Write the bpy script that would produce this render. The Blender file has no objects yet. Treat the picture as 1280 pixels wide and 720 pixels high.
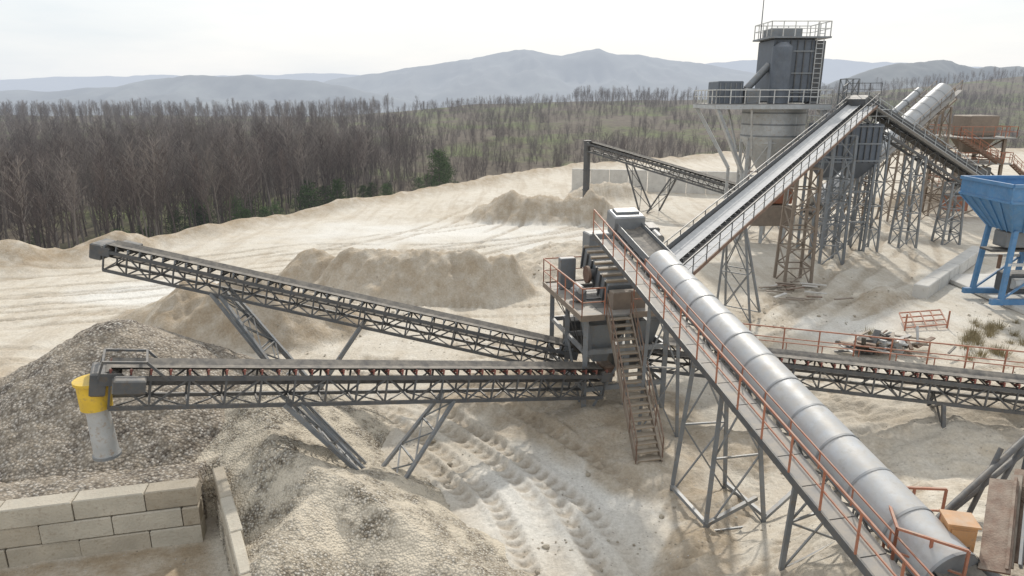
import bpy, math, random
import numpy as np
from mathutils import Vector, Matrix
random.seed(7)
rng = np.random.default_rng(7)
V = Vector
scene = bpy.context.scene
scene.view_settings.view_transform = 'Standard'
scene.view_settings.look = 'None'
scene.view_settings.exposure = 0
coll = scene.collection

# ------------------------------------------------------------------ noise
def h2(ix, iy, seed):
    n = (ix * 374761393 + iy * 668265263 + seed * 1446651) & 0xffffffff
    n = ((n ^ (n >> 13)) * 1274126177) & 0xffffffff
    return ((n ^ (n >> 16)) & 0xffff) / 65535.0
def vnoise(x, y, seed=0):
    xf = np.floor(x); yf = np.floor(y)
    ix = xf.astype(np.int64); iy = yf.astype(np.int64)
    fx = x - xf; fy = y - yf
    fx = fx * fx * (3 - 2 * fx); fy = fy * fy * (3 - 2 * fy)
    a = h2(ix, iy, seed); b = h2(ix + 1, iy, seed); c = h2(ix, iy + 1, seed); d = h2(ix + 1, iy + 1, seed)
    return (a * (1 - fx) + b * fx) * (1 - fy) + (c * (1 - fx) + d * fx) * fy
def fbm(x, y, o=4, seed=0):
    s = 0; a = .5; t = 0
    for i in range(o):
        s = s + a * vnoise(x * 2 ** i + i * 17.3, y * 2 ** i - i * 9.1, seed + i * 13); t += a; a *= .5
    return s / t
def sstep(t):
    t = np.clip(t, 0, 1); return t * t * (3 - 2 * t)

# ------------------------------------------------------------------ materials
def emissive_haze(m, shader_out):  # aerial haze painted in: blue-grey glow that grows with distance from the origin
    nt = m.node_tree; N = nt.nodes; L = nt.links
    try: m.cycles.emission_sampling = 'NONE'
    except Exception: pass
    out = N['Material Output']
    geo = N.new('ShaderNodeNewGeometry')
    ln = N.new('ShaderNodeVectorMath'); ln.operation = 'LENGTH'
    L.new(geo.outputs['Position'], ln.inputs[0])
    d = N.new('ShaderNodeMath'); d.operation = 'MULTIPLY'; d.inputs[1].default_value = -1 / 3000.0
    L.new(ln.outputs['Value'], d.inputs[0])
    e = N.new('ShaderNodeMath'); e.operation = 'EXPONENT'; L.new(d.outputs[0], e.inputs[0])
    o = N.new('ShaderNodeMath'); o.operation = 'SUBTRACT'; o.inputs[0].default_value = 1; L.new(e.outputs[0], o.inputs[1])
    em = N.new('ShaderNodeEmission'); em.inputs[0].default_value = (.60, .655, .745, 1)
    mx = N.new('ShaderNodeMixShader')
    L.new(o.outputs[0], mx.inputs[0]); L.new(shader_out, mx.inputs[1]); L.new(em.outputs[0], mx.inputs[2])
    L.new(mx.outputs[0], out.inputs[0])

def pmat(name, col, rough=.6, metal=0.0, var=.2, scale=1.5, dust=.35, bump=.0, bscale=25, dustcol=(.46, .40, .32), do_haze=False, stain=None):
    m = bpy.data.materials.new(name); m.use_nodes = True
    N = m.node_tree.nodes; L = m.node_tree.links
    b = N['Principled BSDF']
    tc = N.new('ShaderNodeTexCoord')
    n1 = N.new('ShaderNodeTexNoise'); n1.inputs['Scale'].default_value = scale; n1.inputs['Detail'].default_value = 6; n1.inputs['Roughness'].default_value = .65
    L.new(tc.outputs['Object'], n1.inputs['Vector'])
    r = N.new('ShaderNodeValToRGB'); r.color_ramp.elements[0].position = .3; r.color_ramp.elements[1].position = .7
    r.color_ramp.elements[0].color = tuple(c * (1 - var) for c in col) + (1,)
    r.color_ramp.elements[1].color = tuple(min(1, c * (1 + var)) for c in col) + (1,)
    L.new(n1.outputs['Fac'], r.inputs[0])
    cur = r.outputs[0]
    if stain:
        n3 = N.new('ShaderNodeTexNoise'); n3.inputs['Scale'].default_value = scale * 4; n3.inputs['Detail'].default_value = 8; n3.inputs['Roughness'].default_value = .75
        L.new(tc.outputs['Object'], n3.inputs['Vector'])
        rr = N.new('ShaderNodeValToRGB'); rr.color_ramp.elements[0].position = .52; rr.color_ramp.elements[1].position = .68
        L.new(n3.outputs['Fac'], rr.inputs[0])
        mm = N.new('ShaderNodeMix'); mm.data_type = 'RGBA'; mm.inputs[7].default_value = tuple(stain) + (1,)
        L.new(rr.outputs[0], mm.inputs[0]); L.new(cur, mm.inputs[6]); cur = mm.outputs[2]
    if dust > 0:
        g = N.new('ShaderNodeNewGeometry'); sx = N.new('ShaderNodeSeparateXYZ'); L.new(g.outputs['Normal'], sx.inputs[0])
        mr = N.new('ShaderNodeMapRange'); mr.inputs[1].default_value = .1; mr.inputs[2].default_value = 1.0; mr.inputs[3].default_value = .25; mr.inputs[4].default_value = 1
        L.new(sx.outputs['Z'], mr.inputs[0])
        n2 = N.new('ShaderNodeTexNoise'); n2.inputs['Scale'].default_value = 3.1; n2.inputs['Detail'].default_value = 7; n2.inputs['Roughness'].default_value = .7
        L.new(tc.outputs['Object'], n2.inputs['Vector'])
        m2 = N.new('ShaderNodeMapRange'); m2.inputs[1].default_value = .35; m2.inputs[2].default_value = .65; m2.inputs[3].default_value = dust * .4; m2.inputs[4].default_value = min(1, dust * 1.6)
        L.new(n2.outputs['Fac'], m2.inputs[0])
        mu = N.new('ShaderNodeMath'); mu.operation = 'MULTIPLY'; mu.use_clamp = True
        L.new(mr.outputs[0], mu.inputs[0]); L.new(m2.outputs[0], mu.inputs[1])
        mx = N.new('ShaderNodeMix'); mx.data_type = 'RGBA'; mx.inputs[7].default_value = tuple(dustcol) + (1,)
        L.new(mu.outputs[0], mx.inputs[0]); L.new(cur, mx.inputs[6]); cur = mx.outputs[2]
        if metal > 0:
            mt = N.new('ShaderNodeMath'); mt.operation = 'MULTIPLY_ADD'; mt.inputs[1].default_value = -metal; mt.inputs[2].default_value = metal
            L.new(mu.outputs[0], mt.inputs[0]); L.new(mt.outputs[0], b.inputs['Metallic'])
    else:
        b.inputs['Metallic'].default_value = metal
    L.new(cur, b.inputs['Base Color'])
    rm = N.new('ShaderNodeMapRange'); rm.inputs[3].default_value = max(0, rough - .12); rm.inputs[4].default_value = min(1, rough + .15)
    L.new(n1.outputs['Fac'], rm.inputs[0]); L.new(rm.outputs[0], b.inputs['Roughness'])
    if bump > 0:
        n4 = N.new('ShaderNodeTexNoise'); n4.inputs['Scale'].default_value = bscale; n4.inputs['Detail'].default_value = 6
        L.new(tc.outputs['Object'], n4.inputs['Vector'])
        bp = N.new('ShaderNodeBump'); bp.inputs['Strength'].default_value = bump; bp.inputs['Distance'].default_value = .05
        L.new(n4.outputs['Fac'], bp.inputs['Height']); L.new(bp.outputs[0], b.inputs['Normal'])
    if do_haze: emissive_haze(m, b.outputs[0])
    return m
def flat_haze(name, col):
    m = bpy.data.materials.new(name); m.use_nodes = True; N = m.node_tree.nodes; L = m.node_tree.links
    b = N['Principled BSDF']; b.inputs['Roughness'].default_value = 1; b.inputs['Specular IOR Level'].default_value = 0
    oi = N.new('ShaderNodeObjectInfo'); mx = N.new('ShaderNodeMix'); mx.data_type = 'RGBA'
    mx.inputs[6].default_value = tuple(c * .72 for c in col) + (1,); mx.inputs[7].default_value = tuple(c * 1.25 for c in col) + (1,)
    L.new(oi.outputs['Random'], mx.inputs[0]); L.new(mx.outputs[2], b.inputs['Base Color']); emissive_haze(m, b.outputs[0]); return m

M_dark = pmat('dark_steel', (.082, .092, .105), .55, .3, dust=.3, stain=(.12, .095, .07))
M_steel = pmat('grey_steel', (.20, .222, .245), .5, .35, dust=.3, stain=(.2, .16, .12))
M_lsteel = pmat('light_steel', (.46, .48, .49), .5, .25, dust=.25, stain=(.33, .26, .2))
M_white = pmat('white_paint_steel', (.6, .61, .6), .5, 0, dust=.25, stain=(.35, .25, .18))
M_galv = pmat('galvanised_sheet', (.47, .49, .51), .5, .4, var=.16, scale=.9, dust=.4, bump=.12, bscale=4, stain=(.38, .39, .39))
M_galv2 = pmat('galvanised_band', (.27, .285, .3), .5, .4, dust=.2)
M_orange = pmat('orange_rail_paint', (.40, .14, .075), .65, 0, dust=.4, stain=(.22, .11, .07))
M_orange2 = pmat('orange_box_paint', (.52, .26, .10), .6, 0, dust=.35, scale=3, stain=(.34, .2, .11))
M_rust = pmat('rusty_plate', (.17, .095, .065), .8, .1, var=.4, scale=3, dust=.4, bump=.3)
M_brown = pmat('brown_steel', (.21, .165, .13), .7, .1, dust=.45)
M_yellow = pmat('yellow_paint', (.72, .48, .04), .5, 0, dust=.15, stain=(.45, .3, .08))
M_belt = pmat('rubber_belt', (.06, .06, .062), .8, 0, dust=.35, scale=4)
M_beltl = pmat('dusty_belt', (.42, .42, .42), .8, 0, dust=.75, dustcol=(.58, .57, .55), scale=4)
M_grat = pmat('grating', (.28, .28, .28), .7, .2, dust=.5)
M_red = pmat('red_roller', (.24, .065, .05), .6, 0, dust=.3)
M_tread = pmat('dusty_tread', (.33, .26, .19), .8, 0, dust=.6)
M_blue = pmat('blue_paint', (.065, .22, .44), .5, 0, var=.18, dust=.35, stain=(.13, .25, .4))
M_conc = pmat('concrete', (.62, .6, .56), .9, 0, var=.12, scale=1.2, dust=.2, bump=.25, stain=(.45, .42, .37))
M_concs = [pmat('concrete_block', c, .92, 0, var=.2, scale=1.4, dust=.4, bump=.6, bscale=14, stain=s_) for c, s_ in
           (((.43, .38, .30), (.3, .25, .18)), ((.37, .32, .245), (.25, .2, .14)), ((.48, .44, .36), (.33, .28, .22)))]
M_navy = pmat('slate_cladding', (.115, .135, .165), .5, .3, dust=.15)
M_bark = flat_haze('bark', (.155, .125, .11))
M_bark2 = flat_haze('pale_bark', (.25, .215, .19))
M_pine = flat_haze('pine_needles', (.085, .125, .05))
M_grass = pmat('dry_grass', (.3, .25, .15), .9, 0, var=.4, scale=3, dust=0)
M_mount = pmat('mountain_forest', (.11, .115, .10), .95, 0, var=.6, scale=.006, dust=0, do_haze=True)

# ------------------------------------------------------------------ mesh builder
class MB:
    def __init__(s, name):
        s.name = name; s.v = []; s.f = []; s.mi = []; s.sm = []; s.mats = []
    def add(s, vs, fs, mat, smooth=False):
        if mat not in s.mats: s.mats.append(mat)
        k = s.mats.index(mat); o = len(s.v)
        s.v.extend([tuple(p) for p in vs])
        for f in fs:
            s.f.append(tuple(i + o for i in f)); s.mi.append(k); s.sm.append(smooth)
    def beam(s, p0, p1, w, h, mat, up=(0, 0, 1)):
        p0 = V(p0); p1 = V(p1); d = (p1 - p0)
        if d.length < 1e-5: return
        d.normalize(); up = V(up)
        if abs(d.dot(up)) > .97: up = V((0.1, 1, 0))
        a = d.cross(up).normalized(); n = a.cross(d)
        a = a * (w / 2); n = n * (h / 2)
        vs = [p0 - a - n, p0 + a - n, p0 + a + n, p0 - a + n, p1 - a - n, p1 + a - n, p1 + a + n, p1 - a + n]
        s.add(vs, [(3, 2, 1, 0), (4, 5, 6, 7), (0, 1, 5, 4), (1, 2, 6, 5), (2, 3, 7, 6), (3, 0, 4, 7)], mat)
    def box(s, c, size, mat, ex=(1, 0, 0), ey=(0, 1, 0), ez=(0, 0, 1), bev=0.0):
        c = V(c); ex = V(ex) * size[0] / 2; ey = V(ey) * size[1] / 2; ez = V(ez) * size[2] / 2
        if bev <= 0:
            vs = [c - ex - ey - ez, c + ex - ey - ez, c + ex + ey - ez, c - ex + ey - ez, c - ex - ey + ez, c + ex - ey + ez, c + ex + ey + ez, c - ex + ey + ez]
            s.add(vs, [(3, 2, 1, 0), (4, 5, 6, 7), (0, 1, 5, 4), (1, 2, 6, 5), (2, 3, 7, 6), (3, 0, 4, 7)], mat)
        else:
            fx = 1 - 2 * bev / size[0]; fy = 1 - 2 * bev / size[1]; fz = 1 - 2 * bev / size[2]
            vs = []
            rings = [(fx, fy, -1), (1, 1, -fz), (1, 1, fz), (fx, fy, 1)]
            for (a, b_, z) in rings:
                for sx, sy in ((-1, -1), (1, -1), (1, 1), (-1, 1)):
                    vs.append(c + ex * a * sx + ey * b_ * sy + ez * z)
            fs = [(3, 2, 1, 0), (12, 13, 14, 15)]
            for k in range(3):
                for i in range(4):
                    j = (i + 1) % 4
                    fs.append((k * 4 + i, k * 4 + j, k * 4 + 4 + j, k * 4 + 4 + i))
            s.add(vs, fs, mat)
    def tube(s, p0, p1, r0, r1, mat, n=12, cap=True, smooth=True):
        p0 = V(p0); p1 = V(p1); d = (p1 - p0).normalized()
        up = V((0, 0, 1)) if abs(d.z) < .95 else V((1, 0, 0))
        a = d.cross(up).normalized(); b = a.cross(d)
        vs = []
        for p, r in ((p0, r0), (p1, r1)):
            for i in range(n):
                t = 2 * math.pi * i / n
                vs.append(p + a * (math.cos(t) * r) + b * (math.sin(t) * r))
        fs = [(i, (i + 1) % n, n + (i + 1) % n, n + i) for i in range(n)]
        s.add(vs, fs, mat, smooth)
        if cap:
            s.add(vs[:n], [tuple(range(n))[::-1]], mat); s.add(vs[n:], [tuple(range(n))], mat)
    def loft(s, c0, sz0, c1, sz1, mat, cap=True):
        vs = []
        for c, z in ((c0, sz0), (c1, sz1)):
            c = V(c)
            for sx, sy in ((-1, -1), (1, -1), (1, 1), (-1, 1)):
                vs.append(c + V((sx * z[0] / 2, sy * z[1] / 2, 0)))
        fs = [(i, (i + 1) % 4, 4 + (i + 1) % 4, 4 + i) for i in range(4)]
        if cap: fs += [(3, 2, 1, 0), (4, 5, 6, 7)]
        s.add(vs, fs, mat)
    def build(s, parent=None):
        me = bpy.data.meshes.new(s.name); me.from_pydata(s.v, [], s.f)
        for m in s.mats: me.materials.append(m)
        me.polygons.foreach_set('material_index', s.mi); me.polygons.foreach_set('use_smooth', s.sm)
        me.update()
        ob = bpy.data.objects.new(s.name, me); coll.objects.link(ob)
        if parent: ob.parent = parent
        return ob

def rail(mb, pts, h, mat, spacing=1.3, r=.045, mid=True, closed=False):
    pts = [V(p) for p in pts]
    if closed: pts.append(pts[0])
    for a, b in zip(pts[:-1], pts[1:]):
        L = (b - a).length; n = max(1, int(round(L / spacing)))
        for i in range(n + 1):
            p = a.lerp(b, i / n); mb.beam(p, p + V((0, 0, h)), r * .95, r * .95, mat)
        mb.beam(a + V((0, 0, h)), b + V((0, 0, h)), r, r, mat)
        if mid: mb.beam(a + V((0, 0, h * .52)), b + V((0, 0, h * .52)), r * .75, r * .75, mat)

def lattice(mb, base, top, bw, bd, tw, td, ex, ey, mat, n=4, leg=.14, br=.07):
    base = V(base); top = V(top); ex = V(ex); ey = V(ey)
    def c(f, i):
        sx, sy = ((-1, -1), (1, -1), (1, 1), (-1, 1))[i]
        w = bw + (tw - bw) * f; d = bd + (td - bd) * f
        return base.lerp(top, f) + ex * (sx * w / 2) + ey * (sy * d / 2)
    for i in range(4):
        mb.beam(c(0, i), c(1, i), leg, leg, mat, up=ex)
        j = (i + 1) % 4
        for k in range(n):
            f0 = k / n; f1 = (k + 1) / n
            mb.beam(c(f1, i), c(f1, j), br, br, mat)
            if k % 2 == 0: mb.beam(c(f0, i), c(f1, j), br * .9, br * .9, mat)
            else: mb.beam(c(f0, j), c(f1, i), br * .9, br * .9, mat)

def trestle(mb, tops, bases, mat, n=2, leg=.13, br=.07):
    t0, t1 = V(tops[0]), V(tops[1]); b0, b1 = V(bases[0]), V(bases[1])
    mb.beam(t0, b0, leg, leg, mat); mb.beam(t1, b1, leg, leg, mat)
    for k in range(n):
        f0 = k / n; f1 = (k + 1) / n
        a0, a1 = t0.lerp(b0, f0), t1.lerp(b1, f0); c0, c1 = t0.lerp(b0, f1), t1.lerp(b1, f1)
        mb.beam(c0, c1, br, br, mat); mb.beam(a0, c1, br * .9, br * .9, mat); mb.beam(a1, c0, br * .85, br * .85, mat)

def conveyor(mb, lo, hi, W=1.0, H=.9, panel=1.2, mt=None, belt=None, idl=None, cover=None, cR=.5, belt_from=0, chord=.1, roll=True, web=None):
    lo = V(lo); hi = V(hi); u = (hi - lo); Ln = u.length; u.normalize()
    s = u.cross(V((0, 0, 1))).normalized(); n = s.cross(u)
    def P(a, b, c): return lo + u * a + s * b + n * c
    mt = mt or M_dark; belt = belt or M_belt; web = web or mt
    for b in (-W / 2, W / 2):
        mb.beam(P(0, b, 0), P(Ln, b, 0), chord, chord * 1.3, mt, up=n)
        mb.beam(P(0, b, -H), P(Ln, b, -H), chord * .95, chord * 1.2, web, up=n)
    k = max(2, int(round(Ln / panel))); da = Ln / k
    for i in range(k + 1):
        a = i * da
        for b in (-W / 2, W / 2):
            mb.beam(P(a, b, 0), P(a, b, -H), .06, .06, web, up=s)
            if i < k:
                if i % 2 == 0: mb.beam(P(a, b, -H), P(a + da, b, 0), .055, .05, web, up=s)
                else: mb.beam(P(a, b, 0), P(a + da, b, -H), .055, .05, web, up=s)
        mb.beam(P(a, -W / 2, -H), P(a, W / 2, -H), .05, .055, mt, up=n)
        if i < k: mb.beam(P(a, -W / 2 * (1 if i % 2 else -1), -H), P(a + da, W / 2 * (1 if i % 2 else -1), -H), .045, .04, mt, up=n)
        if roll:
            for q in (0, .5):
                aa = a + q * da
                if aa > Ln: continue
                mb.beam(P(aa, -W / 2, .08), P(aa, W / 2, .08), .06, .05, mt, up=n)
                for sg in (-1, 1):
                    mb.tube(P(aa, sg * W * .2, .12), P(aa, sg * W * .45, .24), .05, .05, idl or M_red, 6)
                    mb.beam(P(aa, sg * W * .47, .04), P(aa, sg * W * .47, .28), .05, .045, idl or mt, up=u)
    for (a0, a1) in ((belt_from, Ln),):
        sec = [(-.43 * W, .31), (-.2 * W, .18), (.2 * W, .18), (.43 * W, .31)]
        vs = [P(a0, b, c) for b, c in sec] + [P(a1, b, c) for b, c in sec]
        mb.add(vs, [(0, 1, 5, 4), (1, 2, 6, 5), (2, 3, 7, 6)], belt)
    vs = [P(.1, -.4 * W, -.25), P(.1, .4 * W, -.25), P(Ln - .1, .4 * W, -.25), P(Ln - .1, -.4 * W, -.25)]
    mb.add(vs, [(0, 1, 2, 3)], belt)
    for a in (0, Ln):
        mb.tube(P(a, -.46 * W, -.02), P(a, .46 * W, -.02), .23, .23, belt, 14)
        for b in (-W / 2 - .02, W / 2 + .02):
            mb.box(P(a, b, -.02), (.55, .08, .36), mt, ex=u, ey=s, ez=n)
    if cover:
        a0, a1 = cover; m = 18
        def ring(a, R, inv=False):
            return [P(a, -R * math.cos(math.radians(t)), .12 + R * math.sin(math.radians(t))) for t in np.linspace(-14, 194, m)]
        segs = max(1, int(round((a1 - a0) / 1.15))); ds = (a1 - a0) / segs
        for i in range(segs):
            b0 = a0 + i * ds; b1 = b0 + ds
            rr = cR * (1 + .012 * (i % 2))
            vs = ring(b0 - (.03 if i % 2 else 0), rr) + ring(b1 + (.03 if i % 2 else 0), rr)
            mb.add(vs, [(j, j + 1, m + j + 1, m + j) for j in range(m - 1)], M_galv, True)
            vs = ring(b0 - .03, cR * 1.03) + ring(b0 + .03, cR * 1.03)
            mb.add(vs, [(j, j + 1, m + j + 1, m + j) for j in range(m - 1)], M_galv2, True)
        for a in (a0, a1):
            vs = ring(a, cR * .99); mb.add(vs, [tuple(range(m))], M_galv2)
        for b in (-cR * 1.0, cR * 1.0):
            mb.beam(P(a0, b, .0), P(a1, b, .0), .05, .12, M_galv2, up=n)
    return P, Ln, u, s, n

def stairs(mb, top, bot, side, width, mstep, mside, rh=1.0, mrail=None):
    top = V(top); bot = V(bot); side = V(side).normalized()
    for sg in (-1, 1):
        mb.beam(top + side * sg * width / 2, bot + side * sg * width / 2, .06, .24, mside)
    n = int(abs(top.z - bot.z) / .21)
    fw = V((bot.x - top.x, bot.y - top.y, 0)).normalized()
    for i in range(n):
        p = top.lerp(bot, (i + .5) / n)
        mb.box(p, (width - .07, .27, .05), mstep, ex=side, ey=fw)
    if mrail:
        for sg in (-1, 1):
            a = top + side * sg * (width / 2 + .03); b = bot + side * sg * (width / 2 + .03)
            rail(mb, [a, b], rh, mrail, 1.1, .045)

# ------------------------------------------------------------------ terrain
EX = [-2000, -400, -80, -41, -33, -23, -5, 12.5, 47, 102, 400, 2000]
EY = [-400, -120, 22, 53.5, 63, 81, 110, 134, 157, 165, 230, 400]
MOUNDS = [(3.5, 73.5, 8, 4, -10, 2.6, .8), (-1, 75.5, 5, 3, 0, 1.6, .6), (9.5, 72, 4.5, 3, 0, 1.8, .6), (13, 90, 7, 4, 0, 2.2, .5),
          (-7.5, 46.5, 6, 3.6, -5, 2.3, .7), (-3, 45, 4.5, 3.2, 0, 2.5, .7), (-14.5, 49, 3, 2.4, 0, 2.2, .8), (-11, 46.5, 3.5, 2.6, 0, 1.6, .6), (0, 45.6, 2.6, 2.2, 0, 1.7, .6),
          (-16.5, 37, 5.0, 3.6, -10, 2.8, .9), (-12.5, 36.5, 4, 3, 0, 1.8, .8), (-20, 39, 4, 3, 0, 1.5, .7), (-10.3, 38, 2.5, 2.2, 0, 1.1, .7),
          (-41, 52, 5, 3, 20, 1.7, .9), (-49, 49, 6, 3, 0, 1.7, .9), (-34, 57, 4, 2.0, 20, .9, .8),
          (6, 52, 7, 8, 0, 1.8, .3), (9, 47, 4, 4, 0, 1.1, .35),
          (4, 26, 5, 4, 0, .75, .75), (5, 22.2, 2.4, 2.4, 0, .55, .6), (0.4, 28.5, 4, 2.6, 0, .8, .8), (8.5, 23.5, 2.5, 2, 0, .5, .6),
          (24, 42.5, 3, 1.5, 30, .8, .6), (20, 25.5, 8, 5, 0, 1.0, .1), (9.9, 10.1, 1.5, 1.1, 0, .8, .7), (1.5, 33, 3, 2.4, 0, .8, .6),
          (29, 70, 5, 3, 0, 1.6, .6), (52, 84, 9, 5, 0, 3, .7), (-27, 29, 5, 4, 0, 1.0, .5),
          (13.5, 18.5, 2.5, 1.6, 30, .5, .4), (5.2, 16.8, 2.6, 1.2, 60, .45, .7), (6.6, 19.5, 1.6, 1.2, 20, .35, .7)]
def catmull(pts, n=14):
    pts = [np.array(p, float) for p in pts]; pts = [2 * pts[0] - pts[1]] + pts + [2 * pts[-1] - pts[-2]]; out = []
    for i in range(1, len(pts) - 2):
        for k in range(n):
            t = k / n; p0, p1, p2, p3 = pts[i - 1:i + 3]
            out.append(.5 * ((2 * p1) + (-p0 + p2) * t + (2 * p0 - 5 * p1 + 4 * p2 - p3) * t * t + (-p0 + 3 * p1 - 3 * p2 + p3) * t ** 3))
    out.append(pts[-2]); return out
TR = [[(-8, 30), (-3.3, 25.5), (0, 20.8), (1.6, 16), (2, 12)],
      [(-9, 26.7), (-5, 25.6), (-1.6, 22), (.2, 18), (.3, 12)],
      [(-3.5, 29), (0, 24.5), (3.6, 19.5), (5.5, 14), (6, 11)],
      [(12, 32), (11, 25), (8.5, 19), (4, 14)], [(14.5, 33), (13.6, 25), (11, 18.5), (7, 13)],
      [(-45, 37), (-20, 43), (0, 55), (12, 66)], [(-45, 41), (-22, 50), (0, 62), (14, 74)], [(-45, 45), (-25, 56), (-5, 70), (5, 84)],
      [(-40, 33), (-22, 33), (-8, 33), (6, 36), (14, 40)], [(-38, 35), (-20, 41), (-2, 41), (12, 43)], [(-25, 40), (-8, 54), (4, 80)],
      [(52, 82), (34, 60), (24, 48), (14, 38)], [(50, 85), (31, 62), (21, 47), (12, 36)], [(46, 84), (28, 60), (19, 44), (12, 34)],
      [(20, 40), (30, 48), (40, 66)], [(-18, 60), (-4, 60), (10, 70), (20, 90)], [(-30, 50), (-12, 62), (-2, 90)],
      [(14, 29), (22, 30), (34, 33)], [(-8, 32), (-2, 31), (3, 33), (10, 38)], [(-46, 39), (-24, 46), (-4, 57), (8, 70)], [(44, 80), (30, 57), (22, 45), (16, 37)]]
TRS = [catmull(t) for t in TR]

def terrain(X, Y, fine=True):
    d = (Y - np.interp(X, EX, EY)) * .72
    d = d + 6 * (fbm(X / 25, Y / 25, 3, 5) - .5)
    inside = 1 - sstep(d / 6)
    z = .5 * (fbm(X / 9, Y / 9, 3, 1) - .5)
    if fine:
        near = np.exp(-np.maximum(0, Y - 45) / 60)
        z = z + inside * ((fbm(X / 1.8, Y / 1.8, 3, 2) - .5) * .15 + (fbm(X / .5, Y / .5, 3, 3) - .5) * .05 * near)
    wet = np.zeros_like(X); trk = np.zeros_like(X); rough = np.zeros_like(X)
    for i, (cx, cy, rx, ry, ro, h, w) in enumerate(MOUNDS):
        m = (np.abs(X - cx) < rx * 1.6 + ry) & (np.abs(Y - cy) < ry * 1.6 + rx)
        if not m.any(): continue
        c, s = math.cos(math.radians(ro)), math.sin(math.radians(ro))
        dx = X[m] - cx; dy = Y[m] - cy
        q = np.sqrt(((dx * c + dy * s) / rx) ** 2 + ((-dx * s + dy * c) / ry) ** 2 + .004)
        q = q + .75 * (fbm(X[m] / 2.2, Y[m] / 2.2, 5, 20 + i) - .5)
        p = np.clip(1 - q, 0, 1)
        p = np.where(p > .8, .8 + (p - .8) * .5, p)
        z[m] += h * p * 1.15
        z[m] += .45 * sstep(p * 3) * (fbm(X[m] / .9, Y[m] / .9, 4, 60 + i) - .5) * min(1.0, h)
        wet[m] = np.maximum(wet[m], w * sstep(p * 4 + .1))
        rough[m] = np.maximum(rough[m], sstep(p * 4))
    db = np.hypot(X - 14, Y - 8.5) + 1.5 * (fbm(X / 3, Y / 3, 3, 77) - .5)
    bk = sstep((13 - db) / 8.5)
    z = z + 4.0 * bk
    if fine:
        bb = sstep(bk * 4) * (Y < 40) + np.exp(-(((X - 19) / 6) ** 2 + ((Y - 22.5) / 4) ** 2))
        z = z + bb * .22 * (fbm(X / 2.2, Y / .45, 4, 15) - .5) * 2
        z = z + rough * .12 * (fbm(X / .35, Y / .35, 3, 16) - .5)
    berm = np.exp(-((d + 3) / 2.0) ** 2)
    z = z + 1.3 * berm * (.25 + .9 * fbm(X / 4, Y / 4, 3, 8)) * (np.abs(X) < 400)
    wet = np.maximum(wet, berm * 1.0)
    o = sstep(d / 14)
    z = z - 3.6 * o
    rise = sstep((Y - 140) / 280) * 12 * (.3 + .7 * sstep((X + 120) / 120))
    z = z + rise - 60 * sstep((Y - 470) / 450)
    z = z + 30 * np.exp(-(((X - 480) / 230) ** 2 + ((Y - 620) / 220) ** 2))
    z = z + o * (fbm(X / 45, Y / 45, 4, 9) - .5) * 4
    veg = sstep((d + .5) / 3)
    if fine:
        for ti, pl in enumerate(TRS):
            acc = 0.0
            for a, b in zip(pl[:-1], pl[1:]):
                x0, x1 = min(a[0], b[0]) - 1.7, max(a[0], b[0]) + 1.7; y0, y1 = min(a[1], b[1]) - 1.7, max(a[1], b[1]) + 1.7
                m = (X > x0) & (X < x1) & (Y > y0) & (Y < y1)
                e = b - a; l = math.hypot(*e)
                if m.any():
                    ux, uy = e / l
                    dx = X[m] - a[0]; dy = Y[m] - a[1]
                    al = dx * ux + dy * uy; la = -dx * uy + dy * ux
                    ok = (al >= -.02) & (al < l + .02)
                    w = np.exp(-((np.abs(la) - 1.0) / .3) ** 4) * ok
                    tread = .5 + .5 * np.clip(2 * np.sin((al + acc) * 2 * math.pi / .5 + np.abs(np.abs(la) - 1.0) * 8), -1, 1)
                    fadev = sstep(fbm(X[m] / 6, Y[m] / 6, 2, 200 + ti) * 3.4 - .8)
                    zz = np.zeros_like(X[m]) - w * .10 * fadev + w * tread * .06 * fadev
                    edge = np.exp(-((np.abs(np.abs(la) - 1.0) - .38) / .1) ** 2) * ok
                    zz += edge * .05 * fadev
                    z[m] += zz
                    trk[m] = np.maximum(trk[m], w * fadev * (1 - .6 * tread))
                acc += l
    pale = np.exp(-(((X + 24) / 7) ** 2 + ((Y - 45) / 3.4) ** 2)) + .8 * np.exp(-(((X - 36) / 7) ** 2 + ((Y - 47) / 6) ** 2)) + .65 * np.exp(-(((X + 5) / 26) ** 2 + ((Y - 66) / 11) ** 2)) + .7 * np.exp(-(((X - 2) / 5) ** 2 + ((Y - 19) / 6) ** 2)) + .5 * np.exp(-(((X - 20) / 9) ** 2 + ((Y - 38) / 5) ** 2))
    pale = sstep((pale + .6 * (fbm(X / 3, Y / 3, 4, 90) - .5)) * 1.6 - .3) * (1 - .9 * rough)
    return z, wet, veg, trk, pale

def gz(x, y):
    return float(terrain(np.array([float(x)]), np.array([float(y)]), False)[0][0])

def growax(a, s, far_lo, far_hi, g=1.07):
    mid = list(a)
    lo = []; st = s; x = mid[0]
    while x > far_lo: st *= g; x -= st; lo.append(x)
    hi = []; st = s; x = mid[-1]
    while x < far_hi: st *= g; x += st; hi.append(x)
    return np.array(lo[::-1] + mid + hi)
xs = growax(list(np.arange(-30, -10, .2)) + list(np.arange(-10, 15, .085)) + list(np.arange(15, 44, .2)), .2, -7000, 7000, 1.05)
ys = growax(list(np.arange(8, 14, .2)) + list(np.arange(14, 32, .085)) + list(np.arange(32, 62, .2)), .2, -600, 9000, 1.035)

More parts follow.
